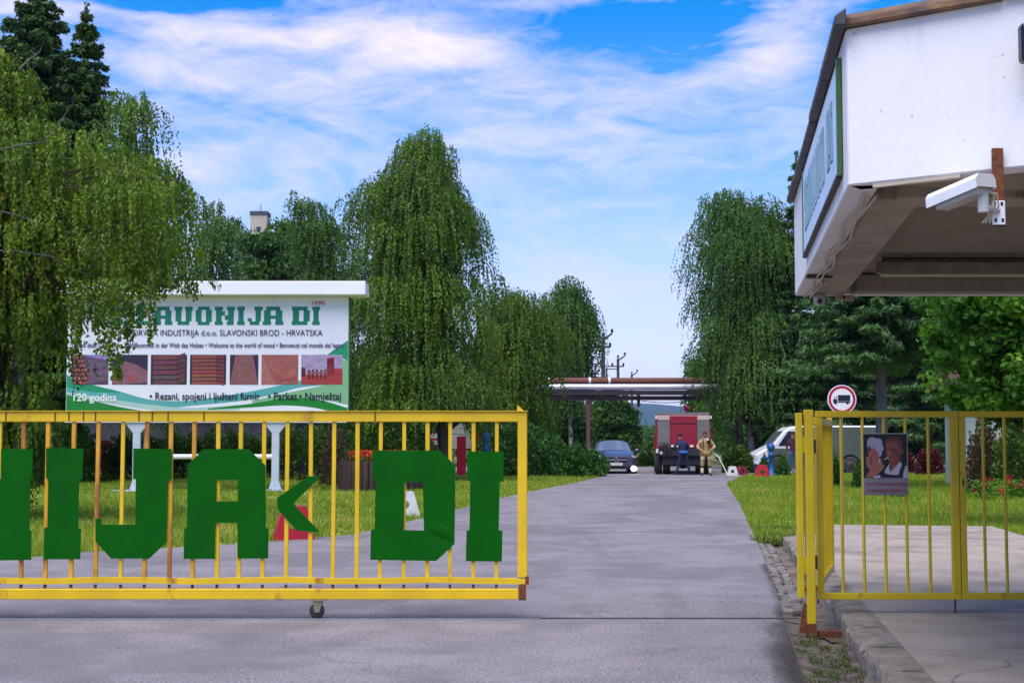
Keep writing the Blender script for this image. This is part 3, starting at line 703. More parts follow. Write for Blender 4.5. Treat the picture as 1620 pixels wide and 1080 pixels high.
# swing leaf folded open, seen almost edge on: two stiles, rails and bars
sw = thing('swing_gate', (px_(1265), YP, .25), 'yellow swing gate leaf folded back edge-on beside the thick post', 'gate')
MB().box(px_(1260.5), px_(1270), YP-.03, YP+.03, zp(945), zp(653)).build('stile', 'fence_yellow', sw, bevel=.004)
xa, ya = fx(1290)+.02, YF+.08; xb, yb = at(1314, 800, 14.0).x, 14.0
for za, zb_, nm in ((1.70, 1.76, 'top_rail'), (.30, .36, 'bottom_rail')):
    MB().bar((xa, ya, (za+zb_)/2), (xb, yb, (za+zb_)/2), .05, .06).build(nm, 'fence_yellow', sw, bevel=.004)
for i in range(6):
    f = (i+.5)/6; x, y = xa+(xb-xa)*f, ya+(yb-ya)*f
    MB().box(x-.014, x+.014, y-.014, y+.014, .361, 1.699).build('bar', 'fence_yellow', sw)
MB().box(xb-.025, xb+.025, yb-.025, yb+.025, .28, 1.78).build('stile', 'fence_yellow', sw, bevel=.004)
MB().bar((px_(1265), YP+.031, .33), (xa, ya, .33), .03, .04).build('link_bar', 'fence_yellow', sw)
MB().tube([(fx(1323), 12.5, fz(893)), (fx(1314), 12.5, fz(895)), (fx(1312), 12.5, fz(905)), (fx(1312), 12.5, ZS+.02)], .008, 7).build('drop_bolt', 'dark_iron', sw)

# ------------------------------------------------------------------ poster on the fence
YQ = YF-.034
qx = lambda p: at(p, 730, YQ).x
qz = lambda p: at(1400, p, YQ).z
ps = thing('warning_poster', (qx(1401), YQ, qz(783)), 'poster of a smoking man in white shirt and dark overalls, wired to the yellow leaf', 'poster')
MB().box(qx(1365.5), qx(1436.5), YQ, YQ+.006, qz(783), qz(685)).build('backing_board', 'steel_grey', ps, bevel=.002)
def Q(*pts): return [(qx(1340+a*120/997), qz(670+c*130/1080)) for a, c in pts]
def qd(a, c, r, col, rz=None): k.disc(qx(1340+a*120/997), qz(670+c*130/1080), r*120/997*(qx(1401)-qx(1400)), YQ-.001, col, (rz*120/997*(qx(1401)-qx(1400)) if rz else None), 14)
k = Ink(); Y1 = YQ-.001
blk, sm_, sk, sk2, hair = srgb(16, 15, 28), srgb(178, 178, 200), srgb(176, 112, 92), srgb(138, 70, 62), srgb(110, 50, 42)
k.poly(Q((218, 135), (790, 135), (790, 710), (218, 710)), Y1, blk)
for a, c, r in ((335, 240, 66), (410, 250, 60), (425, 320, 60), (330, 300, 58), (420, 390, 42), (305, 275, 40)): qd(a, c, r, sm_)
k.poly(Q((270, 370), (300, 330), (330, 350), (345, 290), (365, 330), (385, 350), (410, 380), (420, 430), (450, 470), (470, 540), (492, 545), (470, 600), (400, 660), (340, 700), (240, 700), (300, 600), (255, 560), (245, 440), (290, 420)), Y1, sk)
k.poly(Q((330, 350), (345, 300), (380, 360), (400, 430), (350, 470), (320, 410)), Y1, srgb(196, 90, 96))
k.poly(Q((300, 450), (320, 420), (330, 520), (305, 560)), Y1, sk2)
k.poly(Q((280, 300), (300, 290), (325, 340), (300, 365)), Y1, blk)
k.poly(Q((415, 480), (432, 465), (436, 510), (418, 515)), Y1, srgb(220, 215, 215))
k.poly(Q((505, 260), (530, 220), (600, 190), (680, 215), (715, 300), (700, 420), (690, 490), (650, 560), (575, 640), (550, 560), (560, 500), (530, 470), (520, 440), (525, 420), (505, 400), (512, 350)), Y1, srgb(150, 82, 72))
k.poly(Q((600, 340), (680, 330), (700, 420), (690, 490), (640, 540), (570, 620), (552, 540), (600, 470)), Y1, sk2)
k.poly(Q((490, 230), (520, 190), (610, 160), (690, 185), (730, 250), (725, 320), (700, 345), (680, 300), (670, 250), (610, 225), (550, 245), (520, 235), (500, 260)), Y1, hair)
qd(715, 360, 26, srgb(140, 72, 60), 40)
k.poly(Q((520, 325), (560, 318), (562, 330), (520, 338)), Y1, blk); k.poly(Q((580, 335), (625, 330), (622, 352), (582, 356)), Y1, blk)
k.poly(Q((548, 360), (572, 400), (560, 416), (546, 412)), Y1, srgb(196, 130, 110))
k.poly(Q((524, 436), (572, 430), (570, 444), (526, 450)), Y1, srgb(90, 30, 36))
k.poly(Q((478, 465), (540, 432), (548, 446), (484, 474)), Y1, srgb(215, 205, 205))
k.poly(Q((560, 515), (545, 580), (572, 640), (640, 560), (700, 490), (725, 550), (720, 620), (660, 700), (470, 700), (500, 600)), Y1, srgb(206, 200, 216))
k.poly(Q((575, 600), (572, 640), (600, 610), (640, 560), (690, 500), (640, 545)), Y1, srgb(150, 140, 160))
k.poly(Q((740, 560), (788, 550), (788, 708), (730, 708)), Y1, srgb(206, 200, 216))
k.poly(Q((345, 690), (420, 670), (440, 708), (345, 708)), Y1, srgb(206, 200, 216))
k.poly(Q((440, 660), (480, 610), (500, 655), (600, 672), (670, 668), (690, 600), (735, 510), (760, 560), (735, 640), (728, 708), (432, 708)), Y1, srgb(24, 26, 52))
k.poly(Q((218, 712), (790, 712), (790, 935), (218, 935)), Y1, srgb(150, 138, 142))
for row, c0 in enumerate((775, 860)):
    a = 240
    while a < 765:
        w_ = random.uniform(14, 34); k.poly(Q((a, c0), (a+w_, c0), (a+w_, c0+34), (a, c0+34)), Y1, srgb(150, 84, 96)); a += w_+(7 if random.random() < .8 else 22)
k.build('picture', ps)
for a, c in ((1368, 688), (1434, 688), (1368, 780), (1434, 780)): MB().ball((qx(a), YQ-.004, qz(c)), .007, 8, 5).build('fixing', 'dark_iron', ps)

# ------------------------------------------------------------------ roof canopy of the gatehouse, upper right
A = at(1342, 294, 7.3); Bp = at(1258, 468, 13.0); H = (A.z+Bp.z)/2
A = Vector((A.x, A.y, H)); Bp = Vector((Bp.x, Bp.y, H))
def on_level(px, py, z):
    d = ray(px, py); return Vector((0, 0, EYE))+d*((z-EYE)/d.z)
A = on_level(1342, 294, H); Bp = on_level(1258, 468, H); Cp = on_level(1620, 264, H)
fd = (Cp-A).normalized(); E = A+fd*3.4
ztA = at(1345, 46, A.y).z; ztB = at(1252, 318, Bp.y).z; ztE = ztA+.02
gh = thing('gatehouse', (6.6, 10.5, 0), 'white rendered gatehouse canopy with rusty roof edge and open soffit, overhead right', 'building')
lf = (Bp-A).normalized(); nl = Vector((-lf.y, lf.x, 0)); nf = Vector((fd.y, -fd.x, 0))    # outward normals (left face, front face)
if nl.x > 0: nl = -nl
if nf.y > 0: nf = -nf
FAR = Vector((8.6, Bp.y, H)); FR = Vector((8.6, E.y, H))
th = .16
def wallseg(p, q, n, z0, zp_, zq, t=th):
    b = MB(); p, q = Vector(p), Vector(q)
    vs = [Vector((p.x, p.y, z0)), Vector((q.x, q.y, z0)), Vector((q.x, q.y, zq)), Vector((p.x, p.y, zp_))]
    b.prism(vs, -n*t); return b
q = wallseg(A+lf*.001, Bp, nl, H, ztA, ztB); q.build('side_fascia', 'wall_white', gh, bevel=.008)
q = wallseg(A-nl*-.0+fd*.0, E, nf, H, ztA, ztE)
# shift the front wall so that both walls butt at the corner
q.v = [tuple(Vector(v)+nf*.003) for v in q.v]; q.build('front_fascia', 'wall_white', gh, bevel=.008)
b = MB(); b.prism([Vector((Bp.x+th, Bp.y-.003, H)), Vector((FAR.x, FAR.y-.003, H)), Vector((FAR.x, FAR.y-.003, ztB)), Vector((Bp.x+th, Bp.y-.003, ztB))], (0, -th, 0)); b.build('back_fascia', 'wall_white', gh)
zs = H+.17
b = MB(); b.prism([Vector((p.x, p.y, zs)) for p in (A-nl*.17-nf*.17, Bp-nl*.17+Vector((0, -.17, 0)), FAR+Vector((0, -.17, 0)), FR, E-nf*.17)], (0, 0, .05)); b.build('ceiling', 'soffit', gh)
# beams round the soffit (side, front, back)
bw = .27
b = MB(); p0, p1 = A-nl*(th+.002), Bp-nl*(th+.002)
b.prism([p0+lf*.45+Vector((0, 0, -.012)), p1+lf*-.02+Vector((0, 0, -.012)), p1-nl*bw+Vector((0, 0, -.012)), p0-nl*bw+lf*.45+Vector((0, 0, -.012))], (0, 0, .175)); b.build('side_beam', 'soffit_beam', gh, bevel=.01)
b = MB(); yb0 = at(1500, 319, 1).y; Pn = on_level(1400, 320, H)
b.box(A.x+.35, 8.5, Pn.y-.16, Pn.y+.12, H-.008, H+.16); b.build('front_beam', 'soffit_beam', gh, bevel=.01)
b = MB(); b.box(Bp.x+th+.31, 8.5, Bp.y-th-.22, Bp.y-th-.005, H-.006, H+.16); b.build('back_beam', 'soffit_beam', gh, bevel=.01)
b = MB(); b.prism([A-nl*(th+.003)-nf*(th-.1)+Vector((0, 0, .02)), A+fd*3.2-nf*(th+.003)+Vector((0, 0, .02)), A+fd*3.2-nf*.75+Vector((0, 0, .02)), A+fd*.5-nf*.75+Vector((0, 0, .02))], (0, 0, .14)); b.build('front_soffit', 'soffit', gh)
# dark joint pipe across the ceiling and a clip
Pj = on_level(1400, 411, zs-.05)
MB().tube([(Bp.x+.36, Pj.y, zs-.05), (8.4, Pj.y, zs-.05)], .022, 8).build('conduit', 'dark_iron', gh)
MB().box(A.x+.62, A.x+.82, Pj.y-.05, Pj.y+.02, H-.03, H+.03).build('junction_box', 'dark_iron', gh)
# drip board below front face
b = MB(); b.prism([A+fd*.13-nf*.004+Vector((0, 0, -.022)), A+fd*.58-nf*.004+Vector((0, 0, -.016)), A+fd*.58-nf*.004, A+fd*.13-nf*.004], -nf*.03); b.build('drip_board', 'cable_cream', gh)
# roof sheet and its metal edges
def edge(p, q, zp_, zq, n, nm, m, out=.07, h=.085, segs=6):
    for i in range(segs):
        a0 = Vector(p).lerp(Vector(q), i/segs+.002); a1 = Vector(p).lerp(Vector(q), (i+1)/segs-.0005); z0 = zp_+(zq-zp_)*i/segs; z1 = zp_+(zq-zp_)*(i+1)/segs
        j = [random.uniform(-.010, .010) for _ in range(4)]
        a0 = Vector((a0.x, a0.y, z0-.02+j[0])); a1 = Vector((a1.x, a1.y, z1-.02+j[1]))
        b = MB(); b.prism([a0+n*.006, a0+n*(out+j[2]), a0+n*(out+j[2])+Vector((0, 0, h*.55)), a0+n*.006+Vector((0, 0, h))], a1-a0); b.build(nm, m, gh, bevel=.006)
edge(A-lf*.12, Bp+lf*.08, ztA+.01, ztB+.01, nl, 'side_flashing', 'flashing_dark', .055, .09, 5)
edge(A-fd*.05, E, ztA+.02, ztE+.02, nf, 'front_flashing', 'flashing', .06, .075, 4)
b = MB(); b.prism([Vector((p.x, p.y, z)) for p, z in ((A, ztA+.012), (Bp, ztB+.012), (FAR, ztB+.012), (FR, ztE), (E, ztE+.012))], (0, 0, .04)); b.build('roof', 'flashing', gh)
MB().tube([on_level(1516, 6, ztA)+Vector((0, 2.2, -.1)), on_level(1516, 6, ztA)+Vector((0, 2.2, .42))], .11, 12).build('vent_pipe', 'pipe_post', gh)
# building below (mostly out of view to the right)
MB().box(6.2, 8.5, 6.2, 12.6, ZS, H+.16).build('wall', 'wall_white', gh)
# cables stapled along the side beam
for k_, (o1, o2) in enumerate(((.10, .0), (.14, .012))):
    pts = []
    for i in range(15):
        f = i/14; p = A.lerp(Bp, .03+f*.96)-nl*(o1+.02*math.sin(i*1.7+k_)); pts.append(p+Vector((0, 0, -.02-o2+.006*math.sin(i*2.3))))
    MB().tube(pts, .009, 6).build('cable', 'cable_cream', gh)
# sign box on the side fascia
sg = thing('facade_sign', tuple((A.lerp(Bp, .3)+nl*.03)[:2])+(H+.3,), 'pale glazed name sign with green end frame on the canopy side', 'sign')
def sidept(f, z, out): p = A.lerp(Bp, f)+nl*out; return Vector((p.x, p.y, z))
def side_frac(px, py_):      # fraction along the left face seen at this pixel column
    best = min(range(400), key=lambda i: abs((lambda p: 810+FPX*p.x/(p.y*math.cos(TH)))(A.lerp(Bp, i/400)+nl*.06)-px))
    return best/400
f0, f1_ = .06, .66
zb_a = H+.10; zb_b = H+.24
ztop = lambda f: ztA+(ztB-ztA)*f-.10
zbot = lambda f: H+.13
b = MB(); b.prism([sidept(f0, zbot(f0), .004), sidept(f1_, zbot(f1_), .004), sidept(f1_, ztop(f1_), .004), sidept(f0, ztop(f0), .004)], nl*.020); b.build('panel', 'sign_glass', sg)
b = MB(); b.prism([sidept(f0-.012, zbot(f0)-.02, .004), sidept(f0-.001, zbot(f0)-.02, .004), sidept(f0-.001, ztop(f0)+.02, .004), sidept(f0-.012, ztop(f0)+.02, .004)], nl*.026); b.build('end_frame', 'frame_green', sg)
b = MB(); b.prism([sidept(f1_+.001, zbot(f1_)-.02, .004), sidept(f1_+.008, zbot(f1_)-.02, .004), sidept(f1_+.008, ztop(f1_)+.02, .004), sidept(f1_+.001, ztop(f1_)+.02, .004)], nl*.026); b.build('end_frame', 'frame_green', sg)
b = MB(); b.bar(sidept(f0, zbot(f0)-.016, .018), sidept(f1_, zbot(f1_)-.016, .018), .03, .022); b.build('bottom_frame', 'dark_iron', sg)
# raised letters on that sign: reads from the far end towards the viewer
from_far = 'SLAVONIJA DI'
SLAB = {   # letters on a 5 x 7 slab grid, drawn as non-overlapping rectangles (x0, z0, x1, z1)
 'S': [(0, 0, 5, 1.4), (3.4, 1.4, 5, 2.8), (0, 2.8, 5, 4.2), (0, 4.2, 1.6, 5.6), (0, 5.6, 5, 7), (0, 1.4, .8, 2.2), (4.2, 4.8, 5, 5.6)],
 'L': [(.4, 1.5, 2.2, 5.6), (0, 5.6, 2.7, 7), (0, 0, 5, 1.5), (3.9, 1.5, 5, 2.4)],
 'A': [(0, 0, 2.0, 1.4), (.3, 1.4, 1.9, 5.6), (3.1, 1.4, 4.7, 5.6), (3.0, 0, 5, 1.4), (.8, 5.6, 4.2, 7), (1.9, 2.4, 3.1, 3.6)],
 'V': [(.3, 1.4, 1.9, 5.6), (0, 5.6, 2.1, 7), (3.1, 1.4, 4.7, 5.6), (2.9, 5.6, 5, 7), (.9, 0, 4.1, 1.4)],
 'O': [(.3, 1.2, 1.9, 5.8), (3.1, 1.2, 4.7, 5.8), (.9, 0, 4.1, 1.2), (.9, 5.8, 4.1, 7)],
 'N': [(.3, 1.4, 1.7, 5.6), (0, 5.6, 2.0, 7), (0, 0, 2.0, 1.4), (3.3, 1.4, 4.7, 5.6), (3.0, 5.6, 5, 7), (3.0, 0, 4.7, 1.4), (1.7, 3.6, 2.5, 5.2), (2.5, 1.9, 3.3, 3.7)],
 'I': [(1.6, 1.4, 3.4, 5.6), (1.2, 5.6, 3.8, 7), (1.2, 0, 3.8, 1.4)],
 'J': [(2.6, 1.4, 4.4, 5.6), (2.2, 5.6, 5, 7), (.7, 0, 3.9, 1.4), (0, 1.4, 1.4, 2.6)],
 'D': [(.3, 1.4, 2.0, 5.6), (0, 0, 4.3, 1.4), (0, 5.6, 4.3, 7), (3.2, 1.4, 4.9, 5.6)],
}
n = len(from_far)
for i, ch in enumerate(from_far):
    if ch == ' ': continue
    b = MB()
    for x0, z0, x1, z1 in SLAB[ch]:
        fa = f1_-.05-(f1_-f0-.10)*(i+.08+x0/5*.84)/n; fb = f1_-.05-(f1_-f0-.10)*(i+.08+x1/5*.84)/n
        zz = lambda f, q_: zbot(f)+.14+(ztop(f)-zbot(f)-.26)*q_/7
        b.prism([sidept(fa, zz(fa, z0), .025), sidept(fb, zz(fb, z0), .025), sidept(fb, zz(fb, z1), .025), sidept(fa, zz(fa, z1), .025)], nl*.006)
    b.build('sign_letter', 'sign_letter_teal', sg)
# fluorescent fitting
pl = on_level(1387, 430, H+.03); pl.y = Bp.y-1.55
lx = at(1388, 428, pl.y).x; zl = at(1388, 428, pl.y).z
fl = thing('ceiling_lamp', (lx, pl.y, zl), 'long unlit strip lamp hanging under the canopy ceiling', 'lamp')
MB().box(lx, lx+1.55, pl.y-.05, pl.y+.05, zl-.025, zl+.075).build('housing', 'lamp_housing', fl, bevel=.008)
MB().tube([(lx+.02, pl.y-.03, zl-.040), (lx+1.53, pl.y-.03, zl-.040)], .014, 10).build('tube', 'lamp_tube', fl)
MB().box(lx+.25, lx+.29, pl.y-.02, pl.y+.02, zl+.076, zs).build('hanger', 'lamp_housing', fl)
MB().box(lx+1.25, lx+1.29, pl.y-.02, pl.y+.02, zl+.076, zs).build('hanger', 'lamp_housing', fl)

# ------------------------------------------------------------------ surveillance camera on its board
def front_y(px): return on_level(px, 264+(1620-px)*(30/278), H).y
YC = front_y(1580)-.05
cx_ = lambda p, Y=YC: at(p, 300, Y).x
cz_ = lambda p, Y=YC: at(1560, p, Y).z
cc = thing('security_camera', (cx_(1545), YC-.1, cz_(330)), 'big white security camera with sunshield on a board under the canopy', 'camera')
b = MB(); b.box(cx_(1572), cx_(1589), YC, YC+.025, cz_(320), cz_(234)); b.build('mounting_board', 'rust', cc, 'weathered reddish wooden board', bevel=.003)
b = MB(); b.box(cx_(1568), cx_(1588.5), YC-.012, YC-.001, cz_(356), cz_(318)); b.build('wall_plate', 'cam_white', cc, bevel=.003)
MB().box(cx_(1572), cx_(1590), YC, YC+.02, cz_(358), cz_(321)).build('backing_strip', 'dark_iron', cc)
for a, c in ((1572, 323), (1583, 323), (1573, 349), (1584, 349)): MB().box(cx_(a)-.006, cx_(a)+.006, YC-.0135, YC-.0122, cz_(c)-.009, cz_(c)+.009).build('bolt_slot', 'lens_black', cc)
MB().tube([(cx_(1576), YC-.012, cz_(334)), (cx_(1560), YC-.06, cz_(334)), (cx_(1549), YC-.10, cz_(333))], .016, 10).build('arm', 'cam_grey', cc)
MB().tube([(cx_(1544), YC-.10, cz_(341)), (cx_(1544), YC-.10, cz_(312))], [.026, .026], 14).build('swivel', 'cam_grey', cc)
# housing axis: front end lower left, rear end upper right, tilted down and turned towards the drive
YA = YC-.24
p_f = at(1489, 323, YC+.16); p_r = at(1556, 295, YC-.13)
ax = (p_r-p_f).normalized(); side = ax.cross(Vector((0, 0, 1))).normalized(); upv = side.cross(ax).normalized()
if side.y > 0: side = -side
b = MB(); b.obox((p_f+p_r)/2, ax*(p_r-p_f).length/2, side*.040, upv*.036); b.build('housing', 'cam_grey', cc, bevel=.012, seg=2)
b = MB(); pf2 = p_f-ax*.045; pr2 = p_r+ax*.018
pts = []
for dy, dz in ((.056, -.012), (.056, .034), (.040, .058), (-.040, .058), (-.056, .034), (-.056, -.012), (-.050, -.012), (-.050, .032), (-.037, .051), (.037, .051), (.050, .032), (.050, -.012)): pts.append(pf2+side*dy+upv*dz)
b.prism(pts, pr2-pf2); b.build('sunshield', 'cam_white', cc)
b = MB(); b.prism([pr2+ax*.001+side*.055+upv*.034, pr2+ax*.001+side*.04+upv*.057, pr2+ax*.001-side*.04+upv*.057, pr2+ax*.001-side*.055+upv*.034, pr2+ax*.001-side*.055-upv*.008, pr2+ax*.001+side*.055-upv*.008], ax*.004); b.build('rear_cap', 'cam_grey', cc)
MB().lathe((0, 0, 0), [(.001, 0), (.026, 0)], 14).mi(0)
b = MB(); b.tube([p_f-ax*.004, p_f-ax*.001], .026, 14); b.build('lens', 'lens_black', cc)
for s in (0, .02, -.015):
    MB().tube([p_r-upv*.012+side*(.02+s)-ax*.004, (cx_(1562)+s*.4, YC-.11, cz_(313)), (cx_(1566)+s, YC-.06, cz_(330)), (cx_(1558)+s*.5, YC-.05, cz_(346)), (cx_(1553)+s, YC-.04, cz_(355))], .0045, 6).build('cable', 'cable_cream', cc)
# small cameras under the back corner
for nm, px, py in (('small white dome camera under the far canopy corner, lens facing out', 1296, 476), ('small flat beige camera beside the dome camera under the canopy', 1338, 473)):
    p = at(px, py, 12.7); c2 = thing('dome_camera', tuple(p), nm, 'camera', 'small cameras under the canopy edge')
    if px < 1320:
        MB().lathe((p.x, p.y, p.z), [(.001, -.048), (.03, -.04), (.05, -.012), (.055, .02), (.055, .07), (.001, .07)], 16).build('housing', 'cam_grey', c2)
        MB().tube([(p.x-.005, p.y-.052, p.z-.006), (p.x-.008, p.y-.062, p.z-.010)], .024, 14).build('lens', 'lens_black', c2)
    else:
        MB().box(p.x-.08, p.x+.07, p.y-.06, p.y+.06, p.z-.012, p.z+.03).build('housing', 'soffit_beam', c2, bevel=.008)
        MB().tube([(p.x-.03, p.y-.061, p.z+.008), (p.x-.03, p.y-.066, p.z+.008)], .012, 10).build('lens', 'lens_black', c2)
# dark floodlight at the right edge of the front face
pf = on_level(1620, 70, H); yy = front_y(1620)
p = at(1622, 70, yy-.12)
fd_l = thing('floodlight', tuple(p), 'black floodlight on the white canopy front, cut by the right edge', 'lamp')
MB().box(p.x-.03, p.x+.16, p.y-.05, p.y+.03, p.z-.095, p.z+.095).build('housing', 'lens_black', fd_l, bevel=.02, seg=2)
MB().box(p.x-.015, p.x+.145, p.y-.056, p.y-.051, p.z-.08, p.z+.08).build('glass', 'window_dark', fd_l)
MB().box(p.x+.05, p.x+.08, p.y+.03, p.y+.16, p.z-.02, p.z+.02).build('bracket', 'dark_iron', fd_l)
# ------------------------------------------------------------------ company billboard on two legs
YB = 42.0
bx_ = lambda p: at(p, 560, YB).x
bz_ = lambda p: at(330, p, YB).z
bb = thing('billboard', (bx_(328), YB, 0), 'big white and green company billboard on two grey legs, with seven wood pictures', 'billboard')
xl, xr, zt_, zb_ = bx_(106), bx_(551), bz_(470), bz_(660)
MB().box(xl, xr, YB, YB+.16, zb_, zt_+.02).build('panel', 'board_white', bb)
MB().box(xl-.02, xr-.04, YB-.03, YB+.19, bz_(668), zb_-.002).build('bottom_rim', 'board_cap', bb)
MB().box(xr+.001, xr+.03, YB-.01, YB+.16, zb_, zt_).build('end_strip', 'frame_green', bb)
b = MB(); capL, capR = bx_(76), bx_(580); z0, z1 = bz_(469.5), bz_(447)
b.prism([(capL, YB-.42, z0+.02), (capL, YB+.58, z0+.02), (capL, YB+.58, z1-.02), (capL, YB-.42, z1)], (capR-capL, 0, 0)); b.build('roof_cap', 'board_cap', bb, bevel=.02)
MB().box(capL+.05, capR-.05, YB-.40, YB+.56, z1+.001, z1+.035).build('roof_sheet', 'flashing_dark', bb)
for lp in (218, 437):
    x = bx_(lp); b = MB()
    zt2 = bz_(668)
    b.prism([(x-.36, YB+.02, zt2), (x-.12, YB+.02, zt2-.30), (x+.12, YB+.02, zt2-.30), (x+.36, YB+.02, zt2)], (0, .12, 0))
    b.prism([(x-.11, YB+.02, zt2-.3005), (x-.11, YB+.02, .30), (x+.11, YB+.02, .30), (x+.11, YB+.02, zt2-.3005)], (0, .12, 0))
    b.prism([(x-.11, YB+.02, .2995), (x-.19, YB+.02, .03), (x+.19, YB+.02, .03), (x+.11, YB+.02, .2995)], (0, .12, 0))
    b.box(x-.26, x+.26, YB-.1, YB+.26, -.03, .029); b.build('leg', 'board_leg', bb, bevel=.008)
MB().tube([(bx_(224), YB+.08, bz_(722)), (bx_(432), YB+.08, bz_(722))], .075, 12).build('cross_tube', 'board_white', bb)
MB().box(bx_(180), bx_(210), YB-.06, YB+.02, -.01, .03).build('foot_plate', 'board_leg', bb)
# printed swooshes
BX = lambda *pts: [(bx_(a), bz_(c)) for a, c in pts]
ik = Ink(); yk = YB-.001
teal, teal2, grn, lgr, mint = srgb(20, 160, 112), srgb(96, 186, 182), srgb(10, 140, 40), srgb(140, 200, 145), srgb(190, 222, 210)
def curve(pts, n=14):
    out = []
    for i in range(len(pts)-1):
        for k in range(n):
            t = k/n; p0 = pts[max(i-1, 0)]; p1 = pts[i]; p2 = pts[i+1]; p3 = pts[min(i+2, len(pts)-1)]
            out.append(tuple(.5*((2*p1[j])+(-p0[j]+p2[j])*t+(2*p0[j]-5*p1[j]+4*p2[j]-p3[j])*t*t+(-p0[j]+3*p1[j]-3*p2[j]+p3[j])*t**3) for j in (0, 1)))
    return out+[pts[-1]]
def band(top, bot, col):
    t, bt = curve(top), curve(bot)
    for i in range(len(t)-1):          # quads, so that long concave bands stay clean
        ik.k -= 1 if i else 0
        ik.poly(BX(t[i], t[i+1], bt[i+1], bt[i]), yk, col)
band([(106.5, 608), (170, 614), (240, 632), (300, 634), (360, 630)], [(106.5, 622), (170, 630), (240, 645), (300, 642), (360, 630.5)], teal2)
band([(106.5, 592), (118, 600), (150, 609), (190, 620)], [(106.5, 612), (118, 615), (150, 620), (190, 621)], teal)
band([(300, 634), (380, 622), (440, 610), (480, 600), (550.5, 572)], [(300, 642), (380, 634), (440, 622), (480, 612), (550.5, 606)], teal2)
band([(106.5, 620), (170, 630), (240, 640), (300, 645), (380, 640)], [(106.5, 626), (170, 637), (240, 648), (300, 652), (380, 648)], mint)
band([(106.5, 624), (150, 634), (200, 645), (260, 654)], [(106.5, 659.5), (150, 659.5), (200, 659.5), (260, 659.5)], grn)
band([(400, 634), (450, 622), (500, 612), (550.5, 600)], [(400, 640), (450, 632), (500, 630), (550.5, 640)], lgr)
band([(330, 646), (400, 638), (450, 630), (500, 631), (550.5, 645)], [(330, 648), (400, 644), (450, 641), (500, 645), (550.5, 658)], grn)
band([(518, 561), (530, 552), (542, 544), (550.5, 538)], [(518, 561.5), (530, 561), (542, 566), (550.5, 572)], teal)
band([(542, 568), (550.5, 572)], [(542, 606), (550.5, 604)], lgr)
ik.build('printed_swoosh', bb)
# round company mark (mostly behind the birch leaves)
ik2 = Ink(); yk2 = YB-.008
r_ = bx_(188)-bx_(167)
ik2.disc(bx_(168), bz_(497), r_, yk2, srgb(14, 128, 98), None, 28); ik2.disc(bx_(168), bz_(497), r_*.90, yk2, (.76, .77, .80), None, 28); ik2.disc(bx_(168), bz_(497), r_*.82, yk2, srgb(14, 128, 98), None, 28)
ik2.poly(BX((158, 508), (166, 508), (166, 500), (158, 498), (168, 486), (178, 498), (170, 500), (170, 508), (178, 508), (178, 510), (158, 510)), yk2, (.76, .77, .80)); ik2.build('company_mark', bb)
# slab lettering of the title
def slab_word(letters, z0p, z1p, y):
    for ch, p0, p1 in letters:
        b = MB()
        for x0, z0, x1, z1 in SLAB[ch]:
            X = lambda u: bx_(p0+(p1-p0)*u/5); Z = lambda v: bz_(z1p+(z0p-z1p)*v/7)
            b.prism([(X(x0), y, Z(z0)), (X(x1), y, Z(z0)), (X(x1), y, Z(z1)), (X(x0), y, Z(z1))], (0, .004, 0))
        b.build('title_letter', 'print_title', bb)
slab_word([('S', 189, 212), ('L', 215, 239), ('A', 242, 272), ('V', 275, 304), ('O', 307, 336), ('N', 339, 371), ('I', 369, 392), ('J', 391, 415), ('A', 415, 448), ('D', 461, 490), ('I', 488, 511)], 485, 514, YB-.006)
def btext(body, x0, x1, ybase, ytop, m, **k): return text_part('lettering', body, bx_(x0), bx_(x1), bz_(ybase), bz_(ytop), YB-.016, m, bb, **k)
btext('1890', 493, 513, 482.5, 476, 'print_red')
btext('DRVNA INDUSTRIJA d.o.o. SLAVONSKI BROD - HRVATSKA', 211, 510, 531, 521.5, 'print_navy')
btext('Dobro došli u svijet drva \u2022 Willkommen in der Welt des Holzes \u2022 Welcome to the world of wood \u2022 Benvenuti nel mondo del legno', 114, 543, 549.5, 542, 'print_violet', bold=.012)
btext('120 godina', 118, 186, 634, 622, 'print_white', bold=.012)
btext('\u2022 Rezani, spojeni i lju\u0161teni furnir', 238, 412, 632, 620.5, 'print_black', bold=.012)
btext('\u2022 Parket', 425, 471, 632, 620.5, 'print_black', bold=.012)
btext('\u2022 Namje\u0161taj', 474, 540, 632, 620.5, 'print_black', bold=.012)
# seven pictures of timber
def picture(x0, x1, fn, label):
    p = Ink(); y = YB-.008
    U = lambda u, v: (bx_(x0+(x1-x0)*u), bz_(608-(608-561)*v))
    PL = lambda pts, c: p.poly([U(*q) for q in pts], y, c)
    DS = lambda u, v, r, c: p.disc(*U(u, v), (bx_(x1)-bx_(x0))*r, y, c, None, 10)
    fn(PL, DS); return p.build('printed_picture', bb, label, 'photo_print')
rnd = random.Random(3)
c_ = lambda r, g, b_, j=14: srgb(max(0, min(255, r+rnd.uniform(-j, j))), max(0, min(255, g+rnd.uniform(-j, j))), max(0, min(255, b_+rnd.uniform(-j, j))))
def logs(PL, DS):
    PL([(0, 0), (1, 0), (1, 1), (0, 1)], srgb(92, 62, 92))
    for i in range(9):
        v = i/9; PL([(.35, v), (1, .15+v*.62), (1, .15+(v+.10)*.62), (.35, v+.10)], c_(128, 88, 116))
    PL([(.2, 1), (1, .80), (1, 1)], srgb(150, 140, 190))
    for i in range(5):
        for j_ in range(7):
            u, v = .05+i*.095+(j_ % 2)*.045, .06+j_*.145
            if u < .50-.05*abs(j_-2.5): DS(u, v, .050, srgb(90, 40, 40)); DS(u, v, .042, c_(196, 104, 86))
